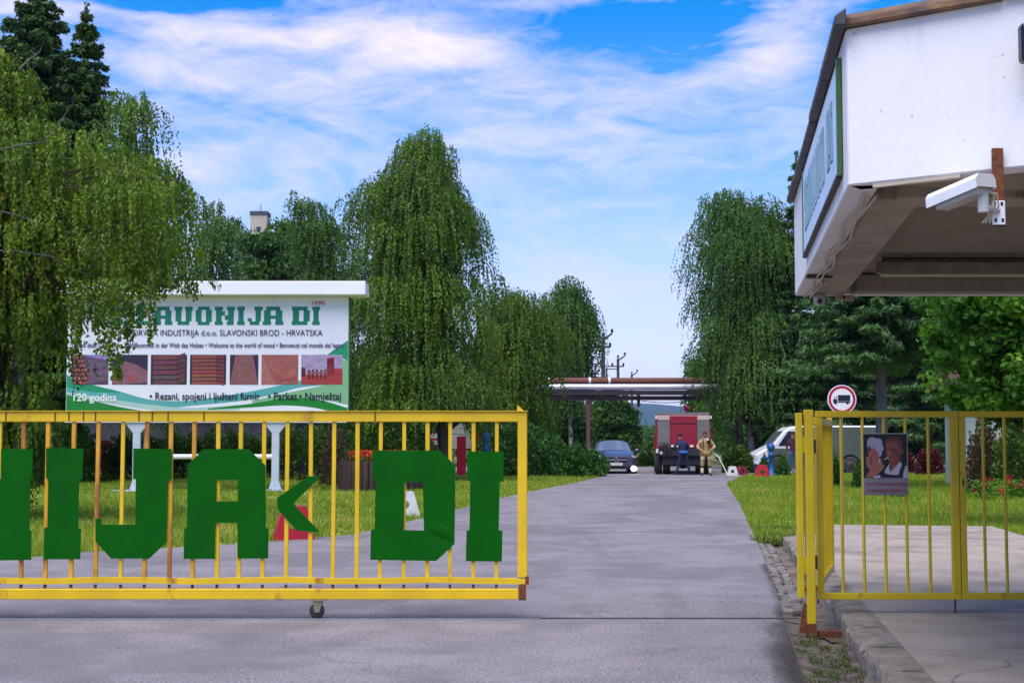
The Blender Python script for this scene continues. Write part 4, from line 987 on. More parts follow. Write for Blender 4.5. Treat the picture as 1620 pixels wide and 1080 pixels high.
def logs_big(PL, DS):
    PL([(0, 0), (1, 0), (1, 1), (0, 1)], srgb(52, 34, 66))
    PL([(0, .15), (.1, .6), (.35, .78), (.7, .66), (1, .45), (1, .06), (.3, 0), (0, .02)], srgb(150, 98, 110))
    for i in range(14): u, v = rnd.uniform(.3, .9), rnd.uniform(.1, .55); PL([(u, v), (u+.14, v-.03), (u+.15, v+.02), (u+.02, v+.04)], c_(160, 104, 120))
    DS(.12, .34, .13, srgb(200, 140, 110)); DS(.20, .2, .1, srgb(190, 120, 100)); DS(.55, .22, .09, srgb(190, 80, 76))
def boards(n, skew, a, bcol):
    def f(PL, DS):
        PL([(0, 0), (1, 0), (1, 1), (0, 1)], srgb(50, 28, 48))
        for i in range(n):
            v = i/n; PL([(.06, v), (.72, v+.02), (.72, v+.82/n), (.06, v+.80/n)], c_(*a)); PL([(.73, v+.02), (.95, v+skew), (.95, v+skew+.8/n), (.73, v+.82/n)], c_(*bcol))
    return f
def veneer(PL, DS):
    PL([(0, 0), (1, 0), (1, 1), (0, 1)], srgb(58, 36, 70))
    for i in range(9):
        a0, a1 = i/9, (i+1)/9; PL([(a0, 0), (a1, 0), (.2+.6*a1, 1), (.2+.6*a0, 1)], c_(150, 96, 96, 10))
def stack(PL, DS):
    PL([(0, 0), (1, 0), (1, 1), (0, 1)], srgb(176, 98, 92))
    for i in range(5):
        o = i*.11; PL([(.10+o*.5, .92-o), (.55, .30+.02*i-o*.2), (.95, .62-o*.7), (.95, .55-o*.7), (.55, .22-o*.2), (.10+o*.5, .86-o)], c_(186, 108, 92)); PL([(.10+o*.5, .86-o), (.55, .22-o*.2), (.95, .55-o*.7), (.95, .53-o*.7), (.55, .19-o*.2), (.10+o*.5, .84-o)], srgb(112, 48, 48))
    PL([(0, 0), (.40, 0), (.05, .9), (0, .9)], srgb(190, 116, 108))
def room(PL, DS):
    PL([(0, 0), (1, 0), (1, 1), (0, 1)], srgb(186, 164, 200)); PL([(0, 0), (1, 0), (1, .30), (0, .34)], srgb(186, 62, 56))
    PL([(.62, .30), (.80, .30), (.80, .92), (.62, .88)], srgb(150, 36, 48)); PL([(.65, .62), (.70, .62), (.70, .84), (.65, .84)], srgb(90, 20, 40)); PL([(.72, .62), (.77, .62), (.77, .84), (.72, .84)], srgb(90, 20, 40))
    PL([(.80, .22), (1, .16), (1, .52), (.80, .54)], srgb(190, 50, 60)); PL([(0, .26), (.10, .26), (.10, .55), (0, .58)], srgb(80, 24, 50))
    for i in range(5): u = .16+i*.1; PL([(u, .18), (u+.05, .18), (u+.05, .50), (u, .50)], c_(110, 30, 50)); PL([(u-.02, .36), (u+.08, .36), (u+.08, .42), (u-.02, .42)], c_(170, 90, 90))
for x0, x1, fn, lb in ((115, 172, logs, 'printed picture of a log pile'), (178, 234, logs_big, 'printed picture of thick logs'), (239, 296, boards(6, .10, (122, 72, 78), (104, 60, 66)), 'printed picture of a dark board stack'), (301, 358, boards(8, -.03, (168, 84, 76), (136, 62, 60)), 'printed picture of reddish planks'), (364, 409, veneer, 'printed picture of veneer sheets'), (414, 472, stack, 'printed picture of a fan of boards'), (477, 542, room, 'printed picture of a dining room')):
    picture(x0, x1, fn, lb)

# ------------------------------------------------------------------ round log planter with flowers
pc = gnd(600, 776); pr = 1.28; pc = Vector((pc.x, pc.y+pr, 0))
pt = thing('flower_planter', tuple(pc), 'round planter of dark upright logs with orange flowers behind the green letter D', 'planter')
n = 40
for i in range(n):
    a = 2*math.pi*i/n; x, y = pc.x+pr*math.cos(a), pc.y+pr*math.sin(a); h = .86+random.uniform(-.06, .07)
    MB().tube([(x, y, -.03), (x, y, h-.02), (x, y, h)], [.098, .096, .08], 10).build('log', 'planter_log', pt)
MB().lathe((pc.x, pc.y, .74), [(.001, .06), (.8, .05), (pr-.09, 0)], 24).build('soil', 'soil', pt)
N = 1500; a = rng.uniform(0, 2*np.pi, N); r = (pr-.12)*np.sqrt(rng.uniform(0, 1, N))
lp_ = np.stack([pc.x+r*np.cos(a), pc.y+r*np.sin(a), .80+rng.uniform(0, .22, N)], 1); leaves('flower_leaves', lp_, .09, .05, rng.uniform(0, 1, N), 'leaf_hedge', pt)
N = 900; a = rng.uniform(0, 2*np.pi, N); r = (pr-.2)*np.sqrt(rng.uniform(0, 1, N))
lp_ = np.stack([pc.x+r*np.cos(a), pc.y+r*np.sin(a), .93+rng.uniform(0, .24, N)], 1); leaves('blossoms', lp_, .075, .07, rng.uniform(0, 1, N), 'petal', pt)

# ------------------------------------------------------------------ concrete marker blocks (trapezoid with a hole) along the drive
def marker(px, py, rot, m, label, k=1.0):
    p = gnd(px, py); t_ = thing('marker_block', (p.x, p.y, -.02), label, 'marker block', 'concrete marker blocks along the drive'); s = k
    cu_loops = [[(p.x-.31*s, 0), (p.x+.31*s, 0), (p.x+.17*s, .50*s), (p.x-.17*s, .50*s)], [(p.x+.085*s*math.cos(q), .24*s+.085*s*math.sin(q)) for q in np.linspace(0, 2*math.pi, 17)[:-1]]]
    cu_loops = [[(x, z-.02) for x, z in lp] for lp in cu_loops]
    o = flat_outline('body', cu_loops, (p.y-.14*s, p.y+.14*s), m, t_, None, .012)
    b = MB(); b.box(p.x-.33*s, p.x+.33*s, p.y-.17*s, p.y+.17*s, -.05, -.021); b.build('foot', m, t_)
    t_.rotation_euler.z = R(rot); return t_
marker(465, 852, 14, 'block_red', 'red concrete marker block seen through the gate under the green angle mark', 1.06)
marker(640, 815, 10, 'block_white', 'white concrete marker block seen through the green letter D', 1.0)
marker(1159, 752, -6, 'block_white', 'white concrete marker block right of the firefighter', .80)
marker(1174, 751, 20, 'block_darkred', 'dark red concrete marker block behind the white one by the drive', .74)
marker(1206, 755, -12, 'block_red', 'bright red concrete marker block on the lawn beside the blue hydrant', 1.02)

# ------------------------------------------------------------------ no-lorries sign
YS = 27.3
sp_ = thing('road_sign', tuple(at(1331, 632, YS))[:2]+(0,), 'round red and white no lorries sign on a thin grey post', 'sign')
c = at(1332, 631.5, YS); rr = .278
MB().tube([(c.x-.012, YS+.05, -.05), (c.x-.012, YS+.05, c.z+.2)], .032, 10).build('post', 'steel_grey', sp_)
MB().lathe((c.x, YS, c.z), [(.001, 0), (rr, 0), (rr, .012), (.001, .012)], 36, 'Y', False).build('disc', 'sign_white', sp_)
def ringm(r0, r1, y): 
    b = MB(); n = 40; vs = []; fs = []
    for k in range(n):
        t_ = 2*math.pi*k/n; vs += [(c.x+r0*math.cos(t_), y, c.z+r0*math.sin(t_)), (c.x+r1*math.cos(t_), y, c.z+r1*math.sin(t_))]
    for k in range(n): fs.append((2*k, 2*k+1, (2*k+3) % (2*n), (2*k+2) % (2*n)))
    b.add(vs, fs); return b
ringm(rr*.76, rr*.93, YS-.002).build('red_ring', 'sign_red', sp_)
b = MB(); w_ = lambda u: c.x+u*rr; h_ = lambda u: c.z+u*rr; ys_ = YS-.003
b.poly([(w_(-.28), ys_, h_(-.10)), (w_(.57), ys_, h_(-.10)), (w_(.57), ys_, h_(.30)), (w_(-.28), ys_, h_(.30))])
b.poly([(w_(-.30), ys_, h_(-.22)), (w_(.57), ys_, h_(-.22)), (w_(.57), ys_, h_(-.125)), (w_(-.30), ys_, h_(-.125))])
b.poly([(w_(-.62), ys_, h_(-.22)), (w_(-.33), ys_, h_(-.22)), (w_(-.33), ys_, h_(.18)), (w_(-.50), ys_, h_(.18)), (w_(-.54), ys_, h_(.02)), (w_(-.62), ys_, h_(0))])
for u in (-.45, .37): b.poly([(w_(u)+.10*rr*math.cos(k*.524), ys_-.001, h_(-.24)+.10*rr*math.sin(k*.524)) for k in range(12)])
b.build('lorry_symbol', 'sign_black', sp_)
b = MB(); b.poly([(w_(-.50), ys_-.002, h_(.03)), (w_(-.37), ys_-.002, h_(.03)), (w_(-.37), ys_-.002, h_(.13)), (w_(-.47), ys_-.002, h_(.13))]); b.build('cab_window', 'sign_white', sp_)

# ------------------------------------------------------------------ hydrants and red posts
def hydrant(px, Y, h, label):
    x = at(px, 720, Y).x; t_ = thing('hydrant', (x, Y, -.02), label, 'hydrant', 'blue pillar hydrants')
    MB().lathe((x, Y, -.02), [(.17, 0), (.17, .04), (.10, .05), (.10, h*.62), (.125, h*.63), (.125, h*.68), (.10, h*.69), (.105, h*.80), (.15, h*.83), (.155, h*.90), (.11, h*.97), (.03, h), (.001, h)], 16).build('pillar', 'hydrant_blue', t_)
    MB().tube([(x-.09, Y, h*.55), (x-.22, Y-.03, h*.55)], [.06, .065], 10).build('outlet', 'hydrant_blue', t_)
    MB().tube([(x-.221, Y-.03, h*.55), (x-.27, Y-.04, h*.55)], .08, 10).build('outlet_cap', 'hydrant_blue', t_)
    MB().box(x-.02, x+.02, Y-.02, Y+.02, h-.021, h+.03).build('spindle', 'hydrant_blue', t_); return t_
hydrant(769, 52, 1.78, 'blue pillar hydrant behind the end of the sliding gate')
hydrant(1220, 56, 1.36, 'blue pillar hydrant beside the bright red marker block')
x = at(730, 720, 56).x; rp = thing('red_post', (x, 56, 0), 'square dark red post on the lawn beside the white board', 'post')
MB().box(x-.175, x+.175, 55.8, 56.15, .0, at(730, 690, 56).z).build('shaft', 'post_red', rp, bevel=.01)
MB().box(x-.19, x+.19, 55.78, 56.17, -.05, .10).build('plinth', 'concrete', rp)
x = at(684, 700, 60).x; st = thing('striped_post', (x, 60, 0), 'red post with white bands left of the birch trunk', 'post')
zz = [0, .55, 1.15, 1.26, 1.42, 1.52, 1.72, 1.80, 2.25]
for i in range(len(zz)-1):
    w_ = .22-.03*i/8; MB().box(x-w_, x+w_, 60-w_, 60+w_, zz[i], zz[i+1]-.001).build('band', 'sign_white' if i % 2 and i > 1 else 'post_red', st)
x0, x1 = at(715, 690, 62).x, at(745, 690, 62).x; nb = thing('notice_board', ((x0+x1)/2, 62, 0), 'plain white board on legs behind the red post', 'board')
MB().box(x0, x1, 62, 62.05, at(730, 709, 62).z, 2.4).build('panel', 'board_white', nb)
for xx in (x0+.06, x1-.06): MB().box(xx-.03, xx+.03, 62.051, 62.1, -.05, 2.38).build('leg', 'steel_grey', nb)
x0, x1 = at(752, 690, 63).x, at(776, 690, 63).x; rb = thing('red_container', ((x0+x1)/2, 63, 0), 'dark red steel cabinet right of the white board', 'cabinet')
MB().prism([(x0, 63, .05), (x1, 63, .05), (x1, 63, 2.3), (x0, 63, 2.3)], (0, .5, 0)).build('body', 'post_red', rb, bevel=.02)
MB().box(x0+.04, x1-.04, 62.985, 62.999, .3, 2.2).build('door', 'post_red', rb)
MB().box(x0+.05, x1-.05, 63.05, 63.45, -.05, .049).build('plinth', 'concrete', rb)
x = at(165, 720, 55).x; rr_ = thing('red_fire_box', (x, 55, 0), 'dark red hose box half hidden between the hedges behind the billboard', 'hose box')
MB().box(x-.16, x+.16, 55, 55.3, .25, 1.45).build('cabinet', 'post_red', rr_, bevel=.01); MB().box(x-.03, x+.03, 55.1, 55.2, -.05, .249).build('leg', 'post_red', rr_); MB().box(x+.06, x+.15, 54.985, 54.999, .95, 1.15).build('label_plate', 'sign_white', rr_)

# ------------------------------------------------------------------ pipe bridge across the far end of the drive
YR = 74.0
rx = lambda p: at(p, 620, YR).x
rz = lambda p: at(970, p, YR).z
br = thing('pipe_bridge', (rx(960), YR, 0), 'pipe bridge with one rusty and one silver pipe crossing above the drive', 'pipe bridge')
x0, x1 = rx(700), rx(1420)
xs_ = [x0, rx(868), rx(933), rx(964), rx(1080), rx(1220), x1]
for i in range(6):
    MB().tube([(xs_[i]+.02, YR, rz(603)), (xs_[i+1]-.02, YR, rz(603))], .19, 14).build('rusty_pipe', 'pipe_rust', br)
for xx in xs_[1:-1]: MB().tube([(xx-.06, YR, rz(603)), (xx+.06, YR, rz(603))], .215, 14).build('pipe_flange', 'pipe_silver' if xx < rx(970) else 'pipe_rust', br)
MB().tube([(x0, YR-.5, rz(612.5)), (x1, YR-.5, rz(612.5))], .155, 14).build('silver_pipe', 'pipe_silver', br)
b = MB(); b.bar((x0, YR-.45, rz(621.5)), (x1, YR-.45, rz(621.5)), .25, .24); b.build('girder', 'pipe_dark', br)
b = MB(); b.bar((x0, YR+.5, rz(629)), (x1, YR+.5, rz(629)), .2, .22); b.build('girder', 'pipe_dark', br)
MB().tube([(rx(800), YR-.1, rz(624)), (rx(976), YR-.1, rz(624))], .10, 10).build('dark_pipe', 'pipe_dark', br)
i = 0
xx = x0+.6
while xx < x1: MB().bar((xx, YR-.45, rz(629)+.115), (xx, YR+.5, rz(629)+.115), .1, .1).build('cross_tie', 'pipe_dark', br); xx += 2.4
for p_ in (930, 1164, 760, 1392):
    x = rx(p_); MB().box(x-.10, x+.10, YR-.35, YR-.15, -.06, rz(626)).build('support_post', 'pipe_post', br)
    MB().bar((x, YR-.26, 1.6), (x+.001, YR+.48, rz(630)), .08, .08).build('brace', 'pipe_post', br)
MB().box(rx(1009), rx(1014), YR+.45, YR+.55, rz(643), rz(632)).build('hanger', 'pipe_post', br)
pts = [(rx(1015+(1095-1015)*k/8), YR+.3, rz(633.5)-.10*math.sin(math.pi*k/8)) for k in range(9)]
MB().tube(pts, .02, 6).build('cable', 'pipe_dark', br)

# ------------------------------------------------------------------ power poles beyond
def hpole(px, Y, ptop, label):
    x = at(px, 600, Y).x; z = at(px, ptop, Y).z; t_ = thing('power_pole', (x, Y, -.05), label, 'power pole', 'double power poles beyond the bridge'); s = 1.0
    MB().tube([(x+.35*s, Y, -.06), (x+.35*s, Y, z)], [.17, .13], 8).build('pole', 'pole_wood', t_); MB().tube([(x-.75*s, Y, -.06), (x-.75*s, Y, z-.9)], [.12, .09], 8).build('pole', 'pole_wood', t_)
    for k_ in range(5): zq = z-1.0-k_*1.0; MB().bar((x-.75*s, Y, zq), (x+.35*s, Y, zq), .09, .09).build('rung', 'pole_wood', t_)
    MB().bar((x-1.3*s, Y-.14, z-.75), (x+.9*s, Y-.14, z-.75), .10, .12).build('crossarm', 'pole_wood', t_)
    MB().bar((x+.35*s, Y-.1, z-.2), (x+1.0*s, Y-.1, z+.25), .10, .14).build('bracket', 'pole_wood', t_)
    for dx, dz in ((-1.25, -.6), (-.2, -.6), (.85, -.6), (1.0, .42), (.35, .15)): MB().lathe((x+dx*s, Y-.1, z+dz-.12), [(.05, 0), (.12, .08), (.08, .14), (.12, .2), (.05, .3), (.001, .3)], 8).build('insulator', 'lens_black', t_)
hpole(947, 105, 533, 'tall double power pole right beside the slim birch')
hpole(972, 135, 567, 'middle double power pole above the rusty pipe')
hpole(995, 175, 592, 'smallest double power pole, just showing above the rusty pipe')
# far tower
Yt = 260; x0, x1 = at(396, 360, Yt).x, at(422, 360, Yt).x; z1 = at(409, 340, Yt).z
tw = thing('tower', ((x0+x1)/2, Yt, 0), 'tall beige tower block far behind the trees left of the big birch', 'tower')
MB().box(x0, x1, Yt, Yt+3.5, -.1, z1).build('shaft', 'tower_plaster', tw); MB().box(x0-.12, x1+.12, Yt-.12, Yt+3.62, z1+.001, z1+.7).build('parapet', 'house_dark', tw)
MB().tube([((x0+x1)/2+.2, Yt+1, z1+.7), ((x0+x1)/2+.2, Yt+1, z1+2.2)], .07, 6).build('mast', 'pole_wood', tw)
for zq in (z1-2.2, z1-5, z1-8): MB().box((x0+x1)/2-.4, (x0+x1)/2+.4, Yt-.02, Yt-.001, zq-.8, zq).build('window', 'window_dark', tw)
# low dark building behind the billboard
Yh = 63; x0, x1 = at(140, 690, Yh).x, at(470, 690, Yh).x
hd = thing('shed', ((x0+x1)/2, Yh, 0), 'low dark grey shed behind the hedges under the billboard', 'building')
MB().box(x0, x1, Yh, Yh+6, -.1, 2.9).build('wall', 'house_dark', hd); b = MB(); b.prism([(x0-.3, Yh-.4, 2.9), (x0-.3, Yh+6.4, 2.9), (x0-.3, Yh+3, 4.0)], (x1-x0+.6, 0, 0)); b.build('roof', 'roof_tile', hd)
for k_ in range(5):
    xa = x0+.8+k_*1.75; MB().box(xa, xa+1.1, Yh-.03, Yh-.001, 1.2, 2.3).build('window', 'window_dark', hd); MB().box(xa-.06, xa+1.16, Yh-.05, Yh-.031, 1.14, 1.199).build('sill', 'steel_grey', hd)
# pale house at the right edge
Yw = 46; x0 = at(1528, 690, Yw).x
hw = thing('house', (x0+4, Yw, 0), 'pale green plastered house behind the shrubs at the right edge', 'building')
MB().box(x0, x0+10, Yw, Yw+2.2, -.1, 3.2).build('wall', 'house_plaster', hw); b = MB(); b.prism([(x0-.5, Yw-.6, 3.2), (x0-.5, Yw+2.8, 3.2), (x0-.5, Yw+1.1, 4.0)], (11, 0, 0)); b.build('roof', 'roof_tile', hw)
xq = at(1594, 660, Yw).x; MB().box(xq-.06, xq+.10, Yw-.16, Yw-.001, -.05, 3.19).build('pilaster', 'sign_white', hw); MB().tube([(at(1588, 660, Yw).x, Yw-.1, 0), (at(1588, 660, Yw).x, Yw-.1, 3.19)], .08, 8).build('downpipe', 'post_red', hw)
xq = at(1612, 660, Yw).x; f_ = MB().box(xq-.2, xq+1.2, Yw-.04, Yw-.001, 1.0, 2.4).build('window', 'window_dark', hw); MB().box(xq-.28, xq+1.28, Yw-.08, Yw-.041, .93, .999).build('sill', 'steel_grey', f_)

# ------------------------------------------------------------------ fire truck, seen from behind
YT = 59.6
tx = lambda p: at(p, 700, YT).x
tz = lambda p: at(1081, p, YT).z
tk = thing('fire_truck', (tx(1081), YT, 0), 'red fire truck with grey roller shutters seen from behind at the end of the drive', 'fire truck')
xL, xR = tx(1036), tx(1127); xm = (xL+xR)/2; zT = tz(657)
b = MB(); b.prism([(xL, YT+.05, tz(712)), (xR, YT+.05, tz(712)), (xR-.02, YT+.05, tz(690)), (xR-.14, YT+.05, zT), (xL+.14, YT+.05, zT), (xL+.02, YT+.05, tz(690))], (0, 4.4, 0)); b.build('body', 'truck_red', tk, bevel=.05, seg=2)
MB().box(xL+.08, xR-.08, YT+4.6, YT+6.6, .75, 2.6).build('cab', 'truck_red', tk, bevel=.15, seg=2)
MB().box(xL+.12, xR-.12, YT+6.601, YT+6.62, 1.7, 2.4).build('windscreen', 'window_dark', tk)
dx = tx(1060); dx2 = tx(1103)
MB().box(dx+.012, dx2-.012, YT, YT+.049, tz(708), tz(671)).build('rear_door', 'truck_red', tk, bevel=.01)
MB().box(dx+.012, dx2-.012, YT-.02, YT+.049, tz(669.5), tz(657.5)).build('rear_flap', 'truck_red', tk, bevel=.02)
for a, c in ((xL+.13, dx-.005), (dx2+.005, xR-.13)):
    n = 12
    for i in range(n):
        za = tz(706)+(tz(665)-tz(706))*i/n; zb2 = tz(706)+(tz(665)-tz(706))*(i+1)/n-.012; MB().box(a, c, YT+.012, YT+.049, za, zb2).build('shutter_slat', 'truck_grey', tk)
    MB().box(a, c, YT-.005, YT+.049, tz(664.3), tz(657.3)).build('shutter_box', 'truck_beige', tk, bevel=.01)
for x in (xL+.07, xR-.07): MB().box(x-.04, x+.04, YT-.0, YT+.049, tz(662), tz(657.5)).build('marker_lamp', 'tail_light', tk)
b = MB(); b.box(xL+.06, xR-.06, YT-.03, YT+.5, tz(721), tz(710)); b.box(xL+.3, xR-.3, YT+.1, YT+.6, tz(735), tz(721.2)); b.build('rear_frame', 'truck_dark', tk, bevel=.01)
for x in (tx(1064), tx(1070), tx(1094)): MB().box(x-.07, x+.07, YT-.05, YT-.001, tz(707), tz(703.5)).build('number_lamp', 'tail_light', tk)
for x in (xL+.10, xR-.10): MB().box(x-.05, x+.05, YT-.06, YT-.031, tz(716), tz(709.5)).build('tail_lamp', 'tail_light', tk)
for x, s in ((tx(1036.5), 1), (tx(1125.5), -1)):
    for yy in (YT+1.0, YT+5.6):
        for j in ((0, .34) if yy < YT+3 else (0,)):
            xa = x+s*j; b = MB(); b.lathe((xa, yy, .44), [(.2, 0), (.40, .0), (.44, .03*1), (.45, .05), (.45, .25), (.44, .28), (.40, .30), (.2, .30)] if s > 0 else [(.2, 0), (.40, -.0), (.44, -.03), (.45, -.05), (.45, -.25), (.44, -.28), (.40, -.30), (.2, -.30)], 24, 'X'); w_o = b.build('wheel', 'rubber', tk)
MB().box(xL+.5, xR-.5, YT+.5, YT+6.4, .62, .80).build('chassis', 'truck_dark', tk)
MB().tube([(tx(1060), YT+1.0, .44), (tx(1102), YT+1.0, .44)], .1, 10).build('axle', 'truck_dark', tk); MB().ball((xm, YT+1.0, .44), .22, 12, 8).build('differential', 'truck_dark', tk)
MB().box(tx(1046), tx(1123), YT+.6, YT+3.6, zT+.002, zT+.14).build('roof_rack', 'truck_grey', tk)
m_ = MB(); m_.tube([(tx(1088), YT+1.2, zT+.141), (tx(1088), YT+1.2, zT+.30)], .07, 10); m_.ball((tx(1088), YT+1.2, zT+.33), .12); m_.tube([(tx(1088), YT+1.2, zT+.36), (tx(1083), YT+.7, zT+.42)], [.06, .045], 10); m_.tube([(tx(1083), YT+1.3, zT+.30), (tx(1094), YT+1.3, zT+.30)], .05, 8); m_.build('water_cannon', 'block_darkred', tk)
MB().tube([(tx(1081), YT+3, zT), (tx(1081), YT+3, zT+.95)], .012, 6).build('aerial', 'lens_black', tk)
for k_ in range(3):
    xa = tx(1046)+k_*.12; pts = [(xa-.1, YT-.06, tz(722)), (xa-.08, YT-.12, tz(707)), (xa+.04, YT-.13, tz(699+k_)), (xa+.14, YT-.12, tz(703)), (xa+.12, YT-.08, tz(716))]
    MB().tube(pts, .03, 8).build('suction_hose', 'rubber', tk)
MB().tube([(tx(1046), YT-.04, tz(716)), (tx(1046), YT-.12, tz(716))], .07, 12).build('pump_outlet', 'chrome', tk)
tk.rotation_euler.z = -R(5.2)

# ------------------------------------------------------------------ dark blue car facing the camera
YCAR = 61.0
cxm = at(975, 730, YCAR).x
car = thing('parked_car', (cxm, YCAR+2.2, 0), 'dark blue car facing the gate with one headlamp lit, beside the mounded juniper', 'car')
def loft(stations, x0, y0, n_smooth=True):
    b = MB(); vs = []; fs = []; k = len(stations[0][1])
    for s_, half in stations:
        ring = [(-w, z) for w, z in half]+[(w, z) for w, z in half[::-1][1:]]
        for w, z in ring: vs.append((x0+w, y0+s_, z))
    m = 2*k-1
    for i in range(len(stations)-1):
        for q in range(m-1): fs.append((i*m+q, i*m+q+1, (i+1)*m+q+1, (i+1)*m+q))
        fs.append((i*m+m-1, i*m, (i+1)*m, (i+1)*m+m-1))
    b.add(vs, fs, n_smooth); b.add(vs[:m], [tuple(range(m))]); b.add(vs[-m:], [tuple(range(m-1, -1, -1))]); return b
low = [(.80, .20), (.89, .33), (.905, .58)]
stn = [(0, [(.55, .24), (.66, .30), (.70, .45), (.66, .60), (.52, .68), (.3, .71), (0, .72)]), (.12, [(.74, .20), (.82, .30), (.85, .48), (.82, .64), (.62, .74), (.35, .77), (0, .78)]), (.45, low+[(.87, .74), (.70, .82), (.38, .86), (0, .87)]), (1.15, low+[(.89, .86), (.76, .95), (.42, .985), (0, .99)]),
       (1.22, low+[(.89, .88), (.75, .96), (.42, .995), (0, 1.0)]), (2.0, low+[(.89, .92), (.63, 1.33), (.40, 1.40), (0, 1.42)]), (2.9, low+[(.89, .94), (.62, 1.34), (.40, 1.41), (0, 1.43)]), (3.7, low+[(.88, .95), (.70, 1.06), (.40, 1.10), (0, 1.11)]), (4.3, low+[(.86, .92), (.68, 1.0), (.4, 1.02), (0, 1.03)]), (4.5, [(.70, .25), (.78, .35), (.80, .55), (.76, .85), (.6, .92), (.35, .94), (0, .95)])]
loft(stn, cxm, YCAR).build('body', 'car_navy', car)
a0, a1 = stn[4][1], stn[5][1]
gl_ = MB(); g0 = [(-w*.97, z+.012) for w, z in a0[4:]]+[(w*.97, z+.012) for w, z in a0[4:][::-1][1:]]; g1 = [(-w*.94, z-.005) for w, z in a1[4:]]+[(w*.94, z-.005) for w, z in a1[4:][::-1][1:]]
vs = [(cxm+w, YCAR+1.215, z) for w, z in g0]+[(cxm+w, YCAR+1.96, z+.008) for w, z in g1]; n = len(g0)
gl_.add(vs, [(i, i+1, n+i+1, n+i) for i in range(n-1)], True); gl_.build('windscreen', 'car_glass', car)
for s in (-1, 1):
    b = MB(); b.prism([(cxm+s*.893, YCAR+1.45, .93), (cxm+s*.893, YCAR+3.5, .97), (cxm+s*.66, YCAR+2.95, 1.31), (cxm+s*.66, YCAR+2.05, 1.31)], (s*.006, 0, 0)); b.build('side_window', 'car_glass', car)
    MB().ball((cxm+s*1.02, YCAR+1.45, .98), .11, 10, 7, (1.1, .6, .75)).build('wing_mirror', 'car_navy', car)
    MB().bar((cxm+s*.86, YCAR+1.48, .92), (cxm+s*.97, YCAR+1.46, .95), .06, .04).build('mirror_arm', 'lens_black', car)
    b = MB(); b.prism([(cxm+s*.50, YCAR+.045, .60), (cxm+s*.80, YCAR+.20, .62), (cxm+s*.84, YCAR+.33, .74), (cxm+s*.68, YCAR+.26, .765), (cxm+s*.50, YCAR+.05, .69)], (0, -.03, 0)); b.build('headlight', 'lamp_clear', car, bevel=.008)
    for yy in (YCAR+.85, YCAR+3.55):
        b = MB(); o_ = .72 if s > 0 else -.94
        b.lathe((cxm+o_, yy, .31), [(.12, 0), (.26, 0), (.31, .03), (.315, .11), (.31, .19), (.26, .22), (.12, .22)], 22, 'X'); b.build('wheel', 'rubber', car)
        MB().lathe((cxm+(.945 if s > 0 else -.945), yy, .31), [(.001, 0), (.20, 0)], 16, 'X').build('hub', 'steel_grey', car)
b = MB(); b.prism([(cxm-.42, YCAR-.012, .50), (cxm+.42, YCAR-.012, .50), (cxm+.48, YCAR-.012, .68), (cxm-.48, YCAR-.012, .68)], (0, .02, 0)); b.build('grille', 'lens_black', car)
for s in (-1, 1): MB().bar((cxm+s*.10, YCAR-.022, .60), (cxm+s*.45, YCAR-.022, .60), .03, .035).build('chrome_bar', 'chrome', car)
b = MB()
for k_ in range(20):
    t0, t1 = 2*math.pi*k_/20, 2*math.pi*(k_+1)/20; b.bar((cxm+.10*math.cos(t0), YCAR-.03, .60+.10*math.sin(t0)), (cxm+.10*math.cos(t1), YCAR-.03, .60+.10*math.sin(t1)), .02, .018)
for k_ in range(3): t0 = math.pi/2+k_*2*math.pi/3; b.bar((cxm, YCAR-.03, .60), (cxm+.095*math.cos(t0), YCAR-.03, .60+.095*math.sin(t0)), .02, .022)
b.build('grille_emblem', 'chrome', car)
MB().box(cxm-.27, cxm+.27, YCAR-.03, YCAR-.013, .36, .475).build('number_plate', 'plate_white', car)
MB().box(cxm-.62, cxm+.62, YCAR-.008, YCAR+.10, .225, .335).build('air_intake', 'lens_black', car)
xlamp = at(1003, 741, YCAR).x
MB().ball((xlamp, YCAR+.02, at(1003, 741, YCAR).z), .125, 14, 9, (1, .7, .9)).build('lit_headlamp', 'headlight_on', car, 'round lamp shining brightly')
MB().ball((xlamp, YCAR+.10, at(1003, 741, YCAR).z), .15, 12, 8, (1, .5, 1)).build('lamp_bowl', 'car_navy', car)

# ------------------------------------------------------------------ white van
YV = 62.3
vx = lambda p: at(p, 710, YV).x
vz = lambda p: at(1300, p, YV).z
vn = thing('white_van', (vx(1290), YV+1, 0), 'white delivery van with grey lower side parked beyond the lawn, nose to the left', 'van')
prof = [(1194, 743), (1193, 728), (1197, 717), (1222, 704), (1240, 682), (1250, 675.5), (1270, 673), (1390, 673), (1400, 678), (1402, 743)]
b = MB(); b.prism([(vx(a), YV, vz(c)) for a, c in prof], (0, 1.95, 0)); b.build('body', 'van_white', vn, bevel=.09, seg=3)
MB().prism([(vx(1224), YV-.022, vz(740)), (vx(1400), YV-.022, vz(740)), (vx(1400), YV-.022, vz(675.5)), (vx(1268), YV-.022, vz(675.5)), (vx(1264), YV-.022, vz(709)), (vx(1224), YV-.022, vz(709))], (0, .021, 0)).build('side_panel', 'van_lower', vn, bevel=.006)
b = MB(); b.prism([(vx(1231), YV-.012, vz(705)), (vx(1262), YV-.012, vz(705)), (vx(1262), YV-.012, vz(682)), (vx(1247), YV-.012, vz(682))], (0, .011, 0)); b.build('door_window', 'window_dark', vn)
b = MB(); b.prism([(vx(1221.5), YV+.12, vz(704.3)), (vx(1239.5), YV+.12, vz(682.5)), (vx(1239.5), YV+1.83, vz(682.5)), (vx(1221.5), YV+1.83, vz(704.3))], (-.03, 0, .03)); b.build('windscreen', 'car_glass', vn)
